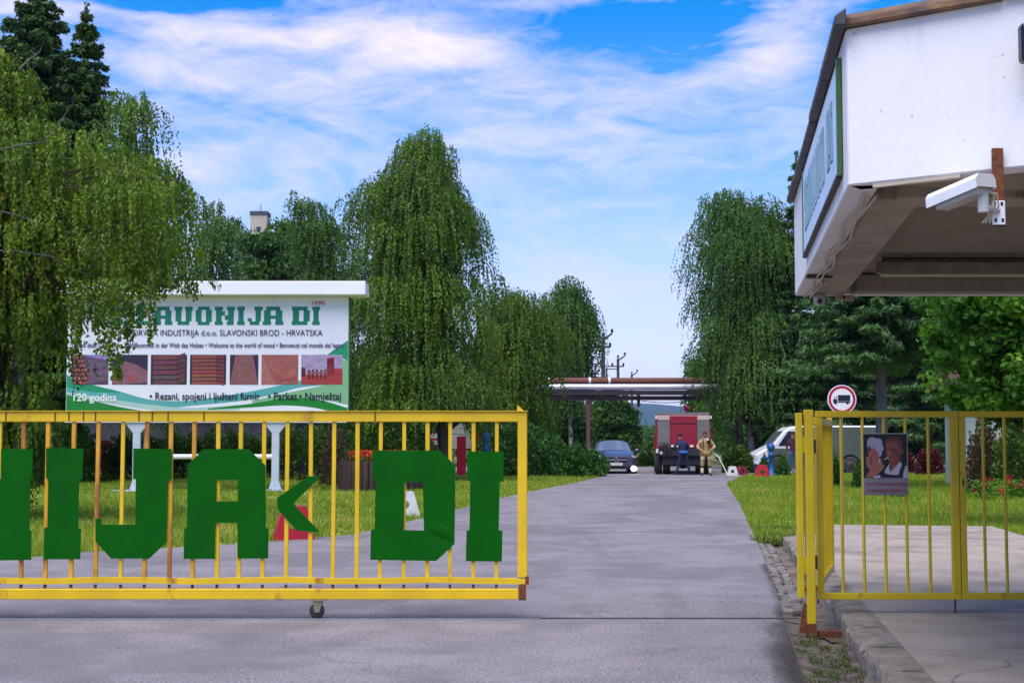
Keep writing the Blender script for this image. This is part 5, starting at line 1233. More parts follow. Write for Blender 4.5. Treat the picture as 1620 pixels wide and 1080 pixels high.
for a in (1232, 1345):
    MB().lathe((vx(a), YV-.03, .36), [(.15, 0), (.30, 0), (.36, .03), (.36, .20), (.3, .22)], 24, 'Y').build('wheel', 'rubber', vn); MB().lathe((vx(a), YV-.034, .36), [(.001, 0), (.17, 0), (.19, .02)], 16, 'Y').build('hub', 'dark_iron', vn)
    MB().lathe((vx(a), YV-.0235, .36), [(.361, 0), (.45, 0)], 24, 'Y').build('wheel_arch', 'lens_black', vn)
MB().box(vx(1193.5), vx(1199), YV-.012, YV+.5, vz(727), vz(719)).build('headlight', 'lamp_clear', vn, bevel=.02)
MB().box(vx(1190.5), vx(1203), YV-.014, YV+1.96, vz(744), vz(733)).build('bumper', 'truck_dark', vn, bevel=.03)
MB().box(vx(1213), vx(1218), YV-.22, YV-.02, vz(710), vz(703)).build('wing_mirror', 'lens_black', vn, bevel=.02)
MB().box(vx(1192), vx(1196), YV+.7, YV+1.25, vz(739), vz(735)).build('number_plate', 'plate_white', vn)

# ------------------------------------------------------------------ people
def person(loc, rotz, J, zone, mats, label, hair='hair_dark', hairfn=True, girth=1.0):
    """one continuous skinned body; J: joint -> (x, y, z, rx, ry)"""
    t_ = thing('person', loc, label, 'person'); t_.rotation_euler.z = 0
    bm = bmesh.new(); V = {}; sk = bm.verts.layers.skin.verify()
    for k_, (x, y, z, rx_, ry_) in J.items():
        v = bm.verts.new((x, y, z)); v[sk].radius = (rx_, ry_); v[sk].use_root = (k_ == 'pelvis'); V[k_] = v
    E_ = [('pelvis', 'waist'), ('waist', 'chest'), ('chest', 'neck'), ('neck', 'head'), ('head', 'crown')]
    for s in 'LR': E_ += [('chest', 'shoulder'+s), ('shoulder'+s, 'elbow'+s), ('elbow'+s, 'wrist'+s), ('wrist'+s, 'palm'+s), ('pelvis', 'hip'+s), ('hip'+s, 'knee'+s), ('knee'+s, 'ankle'+s), ('ankle'+s, 'toe'+s)]
    for a, c in E_: bm.edges.new((V[a], V[c]))
    for s in 'LR':
        w, p = Vector(J['wrist'+s][:3]), Vector(J['palm'+s][:3]); d = (p-w).normalized(); sd_ = d.cross(Vector((0, 1, .2))).normalized(); fl_ = d.cross(sd_).normalized()
        for i, ln in enumerate((.062, .074, .080, .072)):
            o = sd_*(-.028+.019*i); prev = V['palm'+s]
            for f, bend in ((.35, .0), (.7, .010), (1.0, .026)):
                v = bm.verts.new(p+o+d*ln*f+fl_*bend); v[sk].radius = (.0088, .0088); bm.edges.new((prev, v)); prev = v
        prev = V['palm'+s]
        for f in (.5, 1.0):
            v = bm.verts.new(w+(p-w)*.55+sd_*(-.045-.012*f)+d*.045*f); v[sk].radius = (.010, .010); bm.edges.new((prev, v)); prev = v
    me = bpy.data.meshes.new('person_skin'); bm.to_mesh(me); bm.free()
    tmp = bpy.data.objects.new('tmp_person', me); C.objects.link(tmp)
    md = tmp.modifiers.new('skin', 'SKIN'); md.branch_smoothing = .4; tmp.modifiers.new('sub', 'SUBSURF').levels = 1
    dg = bpy.context.evaluated_depsgraph_get(); m2 = bpy.data.meshes.new_from_object(tmp.evaluated_get(dg)); bpy.data.objects.remove(tmp); bpy.data.meshes.remove(me)
    m2.name = 'body'; m2.materials.clear()
    for m in mats: m2.materials.append(MATS[m])
    for p in m2.polygons: p.use_smooth = True; p.material_index = zone(p.center)
    o = bpy.data.objects.new('body', m2); C.objects.link(o); o.parent = t_; BASE[o.name] = base_of(t_)
    L0 = Vector(loc); h = Vector(J['head'][:3]); cr_ = Vector(J['crown'][:3]); up = (cr_-h).normalized()
    f = Vector((math.sin(rotz), -math.cos(rotz), 0)); sdv = Vector((f.y, -f.x, 0))
    mid = h+up*.02
    b = MB(); b.ball(L0+mid+up*.065-f*.022, .104, 14, 8, (.98, 1.05, .82)); b.build('hair', hair, t_)
    for s in (-1, 1):
        MB().ball(L0+mid+sdv*s*.094, .03, 8, 5, (.5, .8, 1.2)).build('ear', 'skin', t_)
        MB().ball(L0+mid+f*.085+sdv*s*.034+up*.012, .013, 8, 5).build('eye', 'lens_black', t_)
    MB().tube([L0+mid+f*.085+up*.01, L0+mid+f*.118-up*.028], [.010, .017], 8).build('nose', 'skin', t_)
    MB().bar(L0+mid+f*.091-up*.055-sdv*.024, L0+mid+f*.091-up*.055+sdv*.024, .012, .010).build('mouth', 'block_darkred', t_)
    return t_
def joints(hL, hR, kL, kR, aL, aR, eL, eR, wL, wR, chest=(0, 0, 1.32), waist=(0, 0, 1.10), head=(0, -.02, 1.63), neck=(0, 0, 1.50), k=1.0, bulk=1.0, pelvis=(0, 0, .95), toe=(0, -.16), sh=.185):
    d = {'pelvis': (*pelvis, .155*bulk, .115*bulk), 'waist': (*waist, .145*bulk, .11*bulk), 'chest': (*chest, .165*bulk, .12*bulk), 'neck': (*neck, .06, .06), 'head': (*head, .088, .098), 'crown': (head[0]+(head[0]-neck[0])*.6, head[1]+(head[1]-neck[1])*.4, head[2]+.10, .072, .08)}
    for s, hh, kk, aa, ee, ww, sx in (('L', hL, kL, aL, eL, wL, -1), ('R', hR, kR, aR, eR, wR, 1)):
        d['shoulder'+s] = (chest[0]+sx*sh, chest[1], chest[2]+.08, .075*bulk, .075*bulk); d['elbow'+s] = (*ee, .054*bulk, .054*bulk); d['wrist'+s] = (*ww, .036*bulk, .036*bulk)
        v = (Vector(ww)-Vector(ee)).normalized()*.085; d['palm'+s] = (ww[0]+v.x, ww[1]+v.y, ww[2]+v.z, .034, .022)
        d['hip'+s] = (*hh, .098*bulk, .098*bulk); d['knee'+s] = (*kk, .068*bulk, .068*bulk); d['ankle'+s] = (*aa, .048*bulk, .048*bulk); d['toe'+s] = (aa[0]+toe[0]+sx*.03, aa[1]+toe[1], max(.035, aa[2]-.045), .042, .036)
    return d
# worker in navy, back half turned, leaning to the truck with legs apart
p = gnd(1081, 751.5); YW = p.y
J = joints((-.10, 0, .86), (.10, 0, .88), (-.17, .04, .46), (.19, .02, .46), (-.30, 0, .085), (.27, 0, .085), (-.36, .10, 1.12), (.22, .14, 1.10), (-.28, .36, 1.02), (.10, .36, .98), chest=(-.04, .08, 1.27), waist=(.01, .02, 1.07), neck=(-.09, .14, 1.44), head=(-.115, .19, 1.56), pelvis=(.01, 0, .93), toe=(-.05, .15))
def zw(c): return 3 if c.z < .10 else 2 if c.z < .92 else 1 if (c.z > 1.47 and abs(c.x+.1) < .12) or (c.y > .37 and c.z < 1.1) else 0
wk = person((p.x, YW, 0), R(200), J, zw, ['cloth_navy', 'skin', 'cloth_navy', 'boot'], 'man in navy work clothes with blue shirt hem, bending behind the fire truck')
b = MB(); b.lathe((p.x+.01, YW+.0, .91), [(.185, 0), (.19, .03), (.188, .085), (.175, .10)], 18); o = b.build('shirt_hem', 'cloth_blue', wk)
# firefighter in tan turnout suit
p = gnd(1117, 752.5); YF2 = p.y
J = joints((-.12, 0, .90), (.12, 0, .90), (-.15, -.02, .48), (.15, -.02, .48), (-.16, 0, .085), (.18, .02, .085), (-.36, -.02, 1.16), (.36, -.02, 1.16), (-.24, -.24, 1.06), (.22, -.24, 1.08), bulk=1.28, sh=.20, head=(-.03, -.03, 1.67), neck=(-.01, 0, 1.53), chest=(0, 0, 1.33))
def zf(c): return 2 if c.z < .40 and (c.z < .12 or c.z > .30) else 1 if c.z > 1.55 or (c.y < -.27 and .95 < c.z < 1.2) else 3 if (.72 < c.z < .76) or (1.18 < c.z < 1.215) or (.15 < c.z < .30) else 0
ff = person((p.x, YF2, 0), R(-20), J, zf, ['fire_coat', 'skin', 'boot', 'reflective'], 'firefighter in tan turnout suit standing beside the rear of the fire truck', 'hair_brown')
b = MB(); b.lathe((p.x, YF2, .86), [(.255, 0), (.265, .02), (.25, .14), (.24, .16)], 20); b.build('coat_hem', 'fire_coat', ff)
MB().ball((p.x+.10, YF2-.20, 1.40), .10, 12, 8, (.9, .6, 1.1)).build('breathing_mask', 'lens_black', ff); MB().ball((p.x+.05, YF2-.23, 1.46), .05, 10, 6).build('mask_visor', 'sign_white', ff)
for s in (-1, 1): MB().bar((p.x+s*.12, YF2-.165, 1.12), (p.x+s*.13, YF2-.15, 1.48), .045, .02).build('harness_strap', 'lens_black', ff)
# bystander by the van
p = at(1255, 745, 61); p.z = 0
J = joints((-.09, 0, .90), (.09, 0, .90), (-.10, -.01, .48), (.10, .02, .48), (-.11, 0, .085), (.12, .05, .085), (-.27, .02, 1.14), (.27, .02, 1.14), (-.20, -.16, .95), (.25, -.12, .92))
def zb(c): return 3 if c.z < .11 else 2 if c.z < .98 and abs(c.x) < .2 else 1 if c.z > 1.50 or (c.z < .95) else 0
bs_ = person((p.x, p.y, 0), R(30), J, zb, ['cloth_maroon', 'skin', 'cloth_jeans', 'block_white'], 'person in dark red top and blue jeans standing beside the white van')
# fire hose from the truck to the lawn
pts = [(tx(1126), YT+.3, 1.0), (at(1136, 728, 59.5).x, 59.4, .75), (at(1143, 735, 58.5).x, 58.4, .42), (at(1152, 745, 57).x, 57.2, .06), (at(1160, 750, 55.5).x, 56.5, .03)]
hz = MB(); hz.tube(pts, .020, 8); o = hz.build('fire_hose', 'hose_pale', None); tag(o, 'pale fire hose sagging from the truck to the lawn beside the marker blocks', 'hose')
# ------------------------------------------------------------------ vegetation
def profile(rows, Y):
    """rows of (pixel y, left x, right x) measured on the photograph -> (height, centre x, radius) at the tree's own distance"""
    out = []
    for py, xl, xr in rows:
        a, b = at(xl, py, Y), at(xr, py, Y); out.append((a.z, (a.x+b.x)/2, abs(b.x-a.x)/2))
    return sorted(out)
def sample_profile(pr, z):
    zs = np.array([p[0] for p in pr]); return np.interp(z, zs, [p[1] for p in pr]), np.interp(z, zs, [p[2] for p in pr])
def trunk_part(t_, x, y, z0, pts, r0, r1, m):
    n = len(pts); return MB().tube(pts, [r0+(r1-r0)*(i/(n-1))**.8 for i in range(n)], 9).build('trunk', m, t_)
def limb(b, p0, p1, r0, sag=.0, n=4):
    p0, p1 = Vector(p0), Vector(p1); pts = []
    for i in range(n+1):
        f = i/n; q = p0.lerp(p1, f); q.z += math.sin(f*math.pi)*sag*(p1-p0).length; q.x += random.uniform(-.04, .04); pts.append(q)
    b.tube(pts, [r0*(1-.75*i/n) for i in range(n+1)], 5, cap=False)
def weeping_birch(name, rows, Y, base, n_anchor, strands, Lr, leaf, step, m, label, group, bark='bark_birch', r0=.22, depth=.85, head=.55, fill=.25, seed=1, cat='tree', keepfn=None, low=None):
    """weeping crown: many domed tufts spread through the crown's volume, each shedding a curtain of hanging leafy strands"""
    g = np.random.default_rng(seed); random.seed(seed)
    pr = profile(rows, Y); zmin, zmax = pr[0][0], pr[-1][0]
    bx0, by0 = base
    t_ = thing(name, (bx0, by0, 0), label, cat, group)
    zc = np.linspace(zmin, zmax, 60); w = np.array([sample_profile(pr, z)[1] for z in zc])+.15; w /= w.sum()
    A_ = []
    for i in range(n_anchor):
        z = g.choice(zc, p=w)+g.uniform(-.15, .15); cx0, r = sample_profile(pr, z); th_ = g.uniform(0, 2*np.pi); q = r*(g.uniform(0, 1)**(.42 if g.random() > fill else 1.2))
        q = max(0, q-head*.45)*g.uniform(.84, 1.13)
        A_.append((cx0+q*np.cos(th_), by0+q*np.sin(th_)*depth, z, cx0, r, g.uniform(.5, 1.0) if g.random() < .6 else g.uniform(1.0, 1.8)))
    for i in range(max(5, n_anchor//14)):      # small tufts feathering the very top
        z = zmax-g.uniform(-.12, 1.0)**1.0*.9; cx0, r = sample_profile(pr, min(z, zmax)); A_.append((cx0+g.uniform(-.9, .9)*r, by0+g.uniform(-.6, .6)*r, z, cx0, r, g.uniform(.3, .6)))
    P_ = []; T_ = []; AX = []; NR = []
    for (x, y, z, cx0, r, big) in A_:
        tint0 = g.uniform(0, .62); hr = head*big; out = np.array([x-cx0, (y-by0), 0]); o_n = np.linalg.norm(out); out = out/o_n if o_n > 1e-3 else np.zeros(3)
        ns = max(4, int(strands*big**1.5))
        for s in range(ns):
            a = g.uniform(0, 2*np.pi); d = hr*g.uniform(0, 1)**.45; rd = np.array([np.cos(a), np.sin(a), 0]); p = np.array([x, y, z])+rd*d+np.array([0, 0, -.75*d*d/hr+g.uniform(-.05, .05)])
            Ls = g.uniform(*Lr)*min(1.15, .45+.55*big)*(1.0 if g.random() > .35 else .4); n = max(4, int(Ls/step)); tt = (np.arange(n)+g.uniform(0, 1, n))/n
            dv = out*.16*Ls+rd*.14*Ls
            q = p[None, :]+dv[None, :]*np.sqrt(tt)[:, None]; q[:, 2] += -Ls*tt+.08*Ls*np.sin(tt*np.pi); q += g.normal(size=q.shape)*step*np.array([.34, .34, .3])
            st = g.normal()*.12
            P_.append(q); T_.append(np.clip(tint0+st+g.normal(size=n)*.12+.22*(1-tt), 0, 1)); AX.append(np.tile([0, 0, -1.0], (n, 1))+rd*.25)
            nv = rd*.8+out*.8; NR.append(np.tile(nv, (n, 1))+np.array([0, 0, 1.0])*(1.1-.8*tt)[:, None])
    P_ = np.concatenate(P_); T_ = np.concatenate(T_); AX = np.concatenate(AX); NR = np.concatenate(NR)
    keep = P_[:, 2] > .25
    if keepfn is not None: keep &= keepfn(P_)
    if low: keep &= P_[:, 2] > at(700, low, Y).z+.35*np.sin(P_[:, 0]*3.1+seed)+.25*np.sin(P_[:, 0]*7.7+P_[:, 1]*3)
    leaves('crown', P_[keep], leaf, leaf*.52, T_[keep], m, t_, AX[keep], spread=.5, nrm=NR[keep], nspread=.8)
    top = np.array([sample_profile(pr, zmax-.6)[0], by0, zmax-.6]); mid = np.array([(bx0*.6+sample_profile(pr, (zmin+zmax)/2)[0]*.4), by0, zmax*.5])
    trunk_part(t_, bx0, by0, 0, [(bx0, by0, -.08), (bx0+.02, by0, .5), tuple(mid*.4+np.array([bx0, by0, 0])*.6), tuple(mid), tuple(mid*.5+top*.5), tuple(top)], r0, .03, bark)
    b = MB()
    for (x, y, z, cx0, r, big) in A_[::2]:
        zt2 = max(.8, z-g.uniform(.6, 1.8)); f = np.clip(zt2/(zmax-.6), 0, 1); o = np.array([bx0, by0, 0])*(1-f)+top*f; limb(b, (o[0], o[1], zt2), (x, y, z-.05), max(.015, r0*.28*(1-f*.7)), .12)
    b.build('limbs', bark if bark != 'bark_birch' else 'twig', t_, kind='stuff')
    return t_
TG = 'weeping birches behind the gate'
# near birch, upper left (its crown hangs in front of the billboard corner)
rows = [(72, -60, 22), (110, -120, 50), (160, -180, 76), (186, -220, 165), (215, -240, 215), (260, -280, 285), (310, -320, 335), (400, -330, 340), (445, -330, 300), (500, -320, 150), (560, -300, 96), (640, -280, 92), (700, -260, 60)]
xk, zk = at(98, 452, 27).x, at(200, 446, 27).z
near = weeping_birch('birch_tree', rows, 27, (at(30, 700, 27.5).x, 27.5), 400, 28, (.45, 1.1), .095, .05, 'leaf_near_birch', 'big near birch with yellowish leaves whose twigs hang over the billboard corner', TG, r0=.2, head=.46, fill=.4, seed=5, depth=.62, keepfn=lambda p: (p[:, 0] < xk+.25*np.sin(p[:, 2]*5)) | (p[:, 2] > zk+.12*np.sin(p[:, 0]*7)+.1*np.sin(p[:, 0]*17)))
# hanging sprays of that birch in front of the billboard
g = np.random.default_rng(12); P_ = []; T_ = []; b = MB()
for px, py0, py1, wd in ((115, 440, 565, 16), (128, 450, 545, 12), (150, 455, 530, 12), (165, 440, 560, 18), (176, 450, 585, 14), (188, 445, 602, 12), (198, 450, 560, 14), (207, 440, 535, 10), (222, 445, 520, 12), (236, 440, 546, 9), (243, 440, 525, 7), (178, 440, 520, 20), (196, 440, 505, 20), (312, 445, 462, 4), (268, 442, 462, 8), (140, 440, 500, 22)):
    a0, a1 = at(px, py0, 25.2+g.uniform(-.5, .5)), None; a1 = at(px+g.uniform(-4, 4), py1, a0.y)
    n = int((py1-py0)*wd*.115)+10; f = g.uniform(0, 1, n)**.9; wdm = wd/FPX*a0.y*.5
    q = np.stack([a0.x+(a1.x-a0.x)*f+g.normal(size=n)*wdm*(1-.5*f), a0.y+g.normal(size=n)*wdm, a0.z+(a1.z-a0.z)*f], 1); P_.append(q); T_.append(g.uniform(.0, .6, n))
    b.tube([a0, a0.lerp(a1, .5), a1], [.008, .006, .003], 4, cap=False)
leaves('hanging_spray', np.concatenate(P_), .085, .058, np.concatenate(T_), 'leaf_near_birch', near, np.tile([0, 0, -1.0], (sum(len(q) for q in P_), 1)), spread=.7); b.build('hanging_twigs', 'twig', near, kind='stuff')
for pts in (((-20, 330), (60, 352), (125, 372)), ((-30, 395), (80, 405), (150, 440)), ((30, 110), (60, 85), (66, 75)), ((-10, 240), (70, 225), (118, 160))):
    q = [at(px, py, 25.6+.2*i) for i, (px, py) in enumerate(pts)]; q = [q[0], q[0].lerp(q[1], .5)+Vector((0, 0, .03)), q[1], q[1].lerp(q[2], .5)-Vector((0, 0, .02)), q[2]]; MB().tube(q, [.016, .013, .010, .007, .003], 6).build('bare_branch', 'bark_grey', near)
def conifer(name, x, y, h, rb, label, m='leaf_spruce', tiers=26, zlow=.6, droop=.28, bark='bark_grey', r0=.2, leafl=.22, dens=1.0, seed=1, group=None, bough_w=.30):
    g = np.random.default_rng(seed); random.seed(seed); t_ = thing(name, (x, y, 0), label, 'tree', group)
    trunk_part(t_, x, y, 0, [(x, y, -.08), (x+.02, y, h*.3), (x-.01, y, h*.65), (x, y, h)], r0, .015, bark)
    P_ = []; AX = []; T_ = []; b = MB()
    for i in range(tiers):
        f = (i+g.uniform(-.3, .3))/tiers; f = min(max(f, 0), 1); z = zlow+(h-zlow)*f; R_ = rb*(1-f)**.8*g.uniform(.85, 1.12)+.12; nb = int(g.integers(6, 10))
        a0 = g.uniform(0, 6.28)
        for k in range(nb):
            a = a0+2*np.pi*k/nb+g.uniform(-.25, .25); Lb = R_*g.uniform(.65, 1.1); d = np.array([np.cos(a), np.sin(a), 0]); s_ = np.array([-np.sin(a), np.cos(a), 0]); tint = g.uniform(0, .7)
            n = int(90*dens*Lb/1.5)+10; t = g.uniform(.08, 1, n)**.75; wv = bough_w*Lb*(1-t*.72)*g.uniform(-1, 1, n)
            zz = z-droop*Lb*t+droop*.9*Lb*np.maximum(t-.65, 0)**1.2*1.4
            hang = -g.uniform(0, 1, n)**2*.30*(1-.5*t)
            q = np.array([x, y, 0])+d*(Lb*t)[:, None]+s_*wv[:, None]; q[:, 2] = zz+hang+g.normal(size=n)*.03
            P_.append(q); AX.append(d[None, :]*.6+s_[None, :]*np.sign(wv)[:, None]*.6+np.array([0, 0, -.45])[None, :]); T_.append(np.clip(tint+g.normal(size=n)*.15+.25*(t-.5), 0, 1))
            b.tube([(x, y, z), tuple(np.array([x, y, z-droop*Lb*.55])+d*Lb*.55), tuple(np.array([x, y, z-droop*Lb*.75])+d*Lb*.95)], [.028*Lb/1.5+.008, .018, .006], 4, cap=False)
    n = 40; P_.append(np.stack([x+g.normal(size=n)*.05, y+g.normal(size=n)*.05, h-g.uniform(-.25, .5, n)], 1)); AX.append(np.tile([0, 0, 1.0], (n, 1))); T_.append(np.full(n, .4))
    leaves('needles', np.concatenate(P_), leafl, leafl*.30, np.concatenate(T_), m, t_, np.concatenate(AX), spread=.35); b.build('boughs', bark, t_, kind='stuff'); return t_
def broadleaf(name, rows, Y, base, n_clump, per, leaf, m, label, group=None, clump=.55, bark='bark', r0=.18, seed=1, depth=.8, squash=.7, cat='tree', hollow=.5):
    g = np.random.default_rng(seed); random.seed(seed); pr = profile(rows, Y) if rows[0][0] > 20 or True else rows
    zmin, zmax = pr[0][0], pr[-1][0]; x0, y0 = base; t_ = thing(name, (x0, y0, 0), label, cat, group)
    zc = np.linspace(zmin, zmax, 50); w = np.array([sample_profile(pr, z)[1] for z in zc])**1.3+.05; w /= w.sum(); P_ = []; T_ = []; b = MB()
    for i in range(n_clump):
        z = g.choice(zc, p=w); cx0, r = sample_profile(pr, z); a = g.uniform(0, 6.283); q = max(0, r*g.uniform(0, 1)**hollow-clump*.4); c = np.array([cx0+q*np.cos(a), y0+q*np.sin(a)*depth, z]); cr = clump*g.uniform(.6, 1.3)
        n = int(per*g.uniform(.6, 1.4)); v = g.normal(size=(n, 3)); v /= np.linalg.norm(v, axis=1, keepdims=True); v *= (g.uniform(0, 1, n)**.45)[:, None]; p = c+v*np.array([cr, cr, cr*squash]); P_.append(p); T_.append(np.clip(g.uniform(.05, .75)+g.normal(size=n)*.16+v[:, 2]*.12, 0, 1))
        if i % 3 == 0: limb(b, (x0+g.uniform(-.05, .05), y0, max(.3, z*.55)), tuple(c), max(.012, r0*.3), .06)
    P_ = np.concatenate(P_); T_ = np.concatenate(T_); k = P_[:, 2] > .02; leaves('crown', P_[k], leaf, leaf*.68, T_[k], m, t_, np.tile([0, 0, -.35], (k.sum(), 1)), spread=.9)
    trunk_part(t_, x0, y0, 0, [(x0, y0, -.08), (x0+.03, y0, zmax*.25), (x0-.02, y0, zmax*.5), (x0, y0, zmax*.85)], r0, .02, bark); b.build('limbs', bark, t_, kind='stuff'); return t_
def bush(name, px0, px1, ptop, pbase, Y, n, leaf, m, label, cat='shrub', group=None, seed=1, dscale=.8, power=2.2, core=True, up=0.0):
    """rounded shrub: leaves in a thick shell around a stem framework"""
    g = np.random.default_rng(seed); random.seed(seed); a, b_ = at(px0, pbase, Y), at(px1, pbase, Y); zt2 = at((px0+px1)/2, ptop, Y).z; rx_ = (b_.x-a.x)/2; cx0 = (a.x+b_.x)/2; zb0 = -.04; ry_ = min(rx_, 2.2)*dscale+.15
    t_ = thing(name, (cx0, Y, 0), label, cat, group)
    v = g.normal(size=(n, 3)); v[:, 2] = np.abs(v[:, 2]); v /= np.linalg.norm(v, axis=1, keepdims=True)
    bump_ = 1+.10*np.sin(v[:, 0]*9+seed)*np.cos(v[:, 1]*8)+.07*np.sin(v[:, 2]*13+v[:, 0]*17)
    rad = (1-.42*g.uniform(0, 1, n)**1.6)*bump_; sv = np.sign(v)*np.abs(v)**(2/power)
    sv /= np.maximum(1e-6, (np.abs(sv)**power).sum(1, keepdims=True)**(1/power))
    p = np.array([cx0, Y, zb0])+sv*rad[:, None]*np.array([rx_, ry_, zt2-zb0]); p[:, 2] = np.maximum(p[:, 2], -.02+g.uniform(0, .1, n))
    tint = np.clip(.30+.22*np.sin(v[:, 0]*7+seed*2)*np.sin(v[:, 2]*6+v[:, 1]*4)+g.normal(size=n)*.2, 0, 1)
    leaves('foliage', p, leaf, leaf*.55, tint, m, t_, sv*np.array([1, 1, 1])+np.array([0, 0, up]), spread=.6)
    b = MB()
    for k in range(9): a_ = g.uniform(0, 6.28); b.tube([(cx0+.1*math.cos(a_), Y+.1*math.sin(a_), -.06), (cx0+.45*rx_*math.cos(a_), Y+.45*ry_*math.sin(a_), zt2*.45), (cx0+.75*rx_*math.cos(a_), Y+.75*ry_*math.sin(a_), zt2*.62)], [.03, .022, .01], 5, cap=False)
    b.build('stems', 'twig', t_, kind='stuff'); return t_
X = lambda px, Y: at(px, 700, Y).x
# ---- left group
conifer('cedar_tree', X(40, 52), 52, at(40, -60, 52).z, 5.0, 'dark cedar rising above the near birch at the left edge', 'leaf_cedar', 52, 2.5, .02, 'bark', .30, .24, 2.6, 3, bough_w=.36)
conifer('cedar_tree', X(122, 51), 51, at(128, 15, 51).z, 3.3, 'slim pointed cedar tip right of the dark cedar', 'leaf_cedar', 44, 2.5, .0, 'bark', .18, .22, 2.4, 8, bough_w=.34)
weeping_birch('birch_tree', [(132, 190, 215), (160, 165, 255), (200, 150, 278), (260, 150, 285), (330, 160, 300), (450, 170, 310), (600, 180, 310)], 47, (X(232, 47), 47), 90, 30, (.7, 1.8), .125, .075, 'leaf_birch', 'birch crown with airy outline rising right behind the near birch', TG, r0=.16, seed=9, head=.55)
weeping_birch('birch_tree', [(318, 325, 360), (340, 305, 395), (370, 295, 410), (420, 290, 420), (560, 290, 430), (660, 300, 430)], 74, (X(362, 74), 74), 105, 30, (.8, 1.9), .19, .11, 'leaf_far', 'small dark birch behind the billboard, left of the beige tower', TG, r0=.18, seed=21, head=.7)
broadleaf('linden_tree', [(350, 420, 455), (368, 392, 490), (400, 378, 525), (500, 370, 540), (600, 380, 540), (670, 390, 530)], 70, (X(445, 70), 70), 190, 170, .24, 'leaf_far', 'round dark tree directly right of the beige tower behind the billboard', None, .8, seed=4, r0=.2)
weeping_birch('birch_tree', [(305, 462, 500), (325, 448, 550), (360, 455, 575), (430, 475, 580), (520, 480, 590), (640, 490, 590)], 62, (X(520, 62), 62), 90, 32, (.7, 1.8), .14, .09, 'leaf_birch_dark', 'narrow birch leaning out left of the biggest weeping birch', TG, r0=.16, seed=31, head=.55)
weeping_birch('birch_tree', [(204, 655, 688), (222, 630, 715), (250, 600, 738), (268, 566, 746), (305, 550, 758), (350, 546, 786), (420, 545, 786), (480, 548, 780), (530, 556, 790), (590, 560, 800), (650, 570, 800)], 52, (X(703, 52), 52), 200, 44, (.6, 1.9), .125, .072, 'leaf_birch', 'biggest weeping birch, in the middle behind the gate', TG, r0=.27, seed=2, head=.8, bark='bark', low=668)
weeping_birch('birch_tree', [(440, 768, 815), (458, 758, 865), (490, 750, 885), (570, 745, 868), (640, 755, 866), (690, 770, 860)], 61, (X(826, 61), 61.5), 120, 38, (.7, 1.9), .13, .078, 'leaf_birch', 'low weeping birch standing against the right side of the biggest one', TG, r0=.16, seed=6, head=.8, low=676)
weeping_birch('birch_tree', [(430, 892, 914), (446, 876, 928), (475, 864, 934), (540, 864, 932), (585, 872, 930)], 78, (X(905, 78), 79), 85, 32, (.9, 2.3), .17, .105, 'leaf_birch_dark', 'slim birch beside the tallest power pole, above the pipe bridge', TG, r0=.2, seed=14, head=.75)
weeping_birch('birch_tree', [(540, 570, 700), (570, 555, 760), (620, 550, 790), (680, 560, 800), (700, 570, 790)], 60, (X(640, 60), 61), 70, 24, (.7, 1.7), .14, .09, 'leaf_birch_dark', 'low dark birch under the biggest weeping birch', TG, r0=.15, seed=41, head=.6, low=676)
# trees beyond the bridge
broadleaf('linden_tree', [(630, 955, 985), (645, 930, 1005), (665, 925, 1016), (690, 925, 1018), (715, 930, 1016)], 92, (X(972, 92), 92), 120, 150, .25, 'leaf_far', 'round dark tree under the pipe bridge behind the car', None, .8, seed=7, r0=.2)
broadleaf('linden_tree', [(630, 850, 900), (650, 830, 930), (690, 830, 935), (720, 840, 930)], 84, (X(880, 84), 84), 120, 140, .24, 'leaf_far', 'dark bushy tree under the left end of the pipe bridge', None, .8, seed=17, r0=.2)
broadleaf('linden_tree', [(572, 1090, 1105), (590, 1076, 1130), (630, 1080, 1150), (690, 1090, 1160)], 95, (X(1120, 95), 95), 70, 130, .24, 'leaf_bright', 'light green tree peeping out behind the right birch', None, .7, seed=19, r0=.18)
# ---- right group
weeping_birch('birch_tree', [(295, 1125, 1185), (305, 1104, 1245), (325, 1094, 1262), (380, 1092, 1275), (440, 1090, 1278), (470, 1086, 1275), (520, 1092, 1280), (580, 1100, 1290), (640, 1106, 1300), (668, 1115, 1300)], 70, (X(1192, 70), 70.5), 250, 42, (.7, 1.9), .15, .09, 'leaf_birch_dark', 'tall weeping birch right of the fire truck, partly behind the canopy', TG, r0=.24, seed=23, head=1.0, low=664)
conifer('spruce_tree', X(1395, 44), 44, at(1395, 150, 44).z, 3.0, 'tall spruce with straight grey trunk under the canopy', 'leaf_spruce', 32, 4.3, .30, 'bark_grey', .23, .26, 1.5, 5)
conifer('spruce_tree', X(1266, 69), 69, at(1262, 248, 69).z, 2.3, 'dark spruce whose tip pokes out left of the canopy', 'leaf_spruce', 30, 1.2, .30, 'bark_grey', .18, .28, 1.3, 6)
conifer('spruce_tree', X(1335, 69), 69, at(1335, 300, 69).z, 3.3, 'broad spruce behind the no lorries sign', 'leaf_spruce', 28, 1.4, .32, 'bark_grey', .2, .30, 1.4, 16)
conifer('spruce_tree', X(1470, 67), 67, at(1470, 280, 67).z, 3.4, 'spruce in deep shade right of the straight trunk', 'leaf_spruce', 28, 1.4, .32, 'bark_grey', .2, .30, 1.3, 26)
weeping_birch('birch_tree', [(400, 1210, 1500), (460, 1190, 1560), (560, 1190, 1620), (660, 1200, 1640), (690, 1230, 1640)], 72, (X(1420, 72), 73), 130, 26, (1, 2.4), .19, .12, 'leaf_birch_dark', 'wide birch far back between the spruces', TG, r0=.22, seed=51, head=.85)
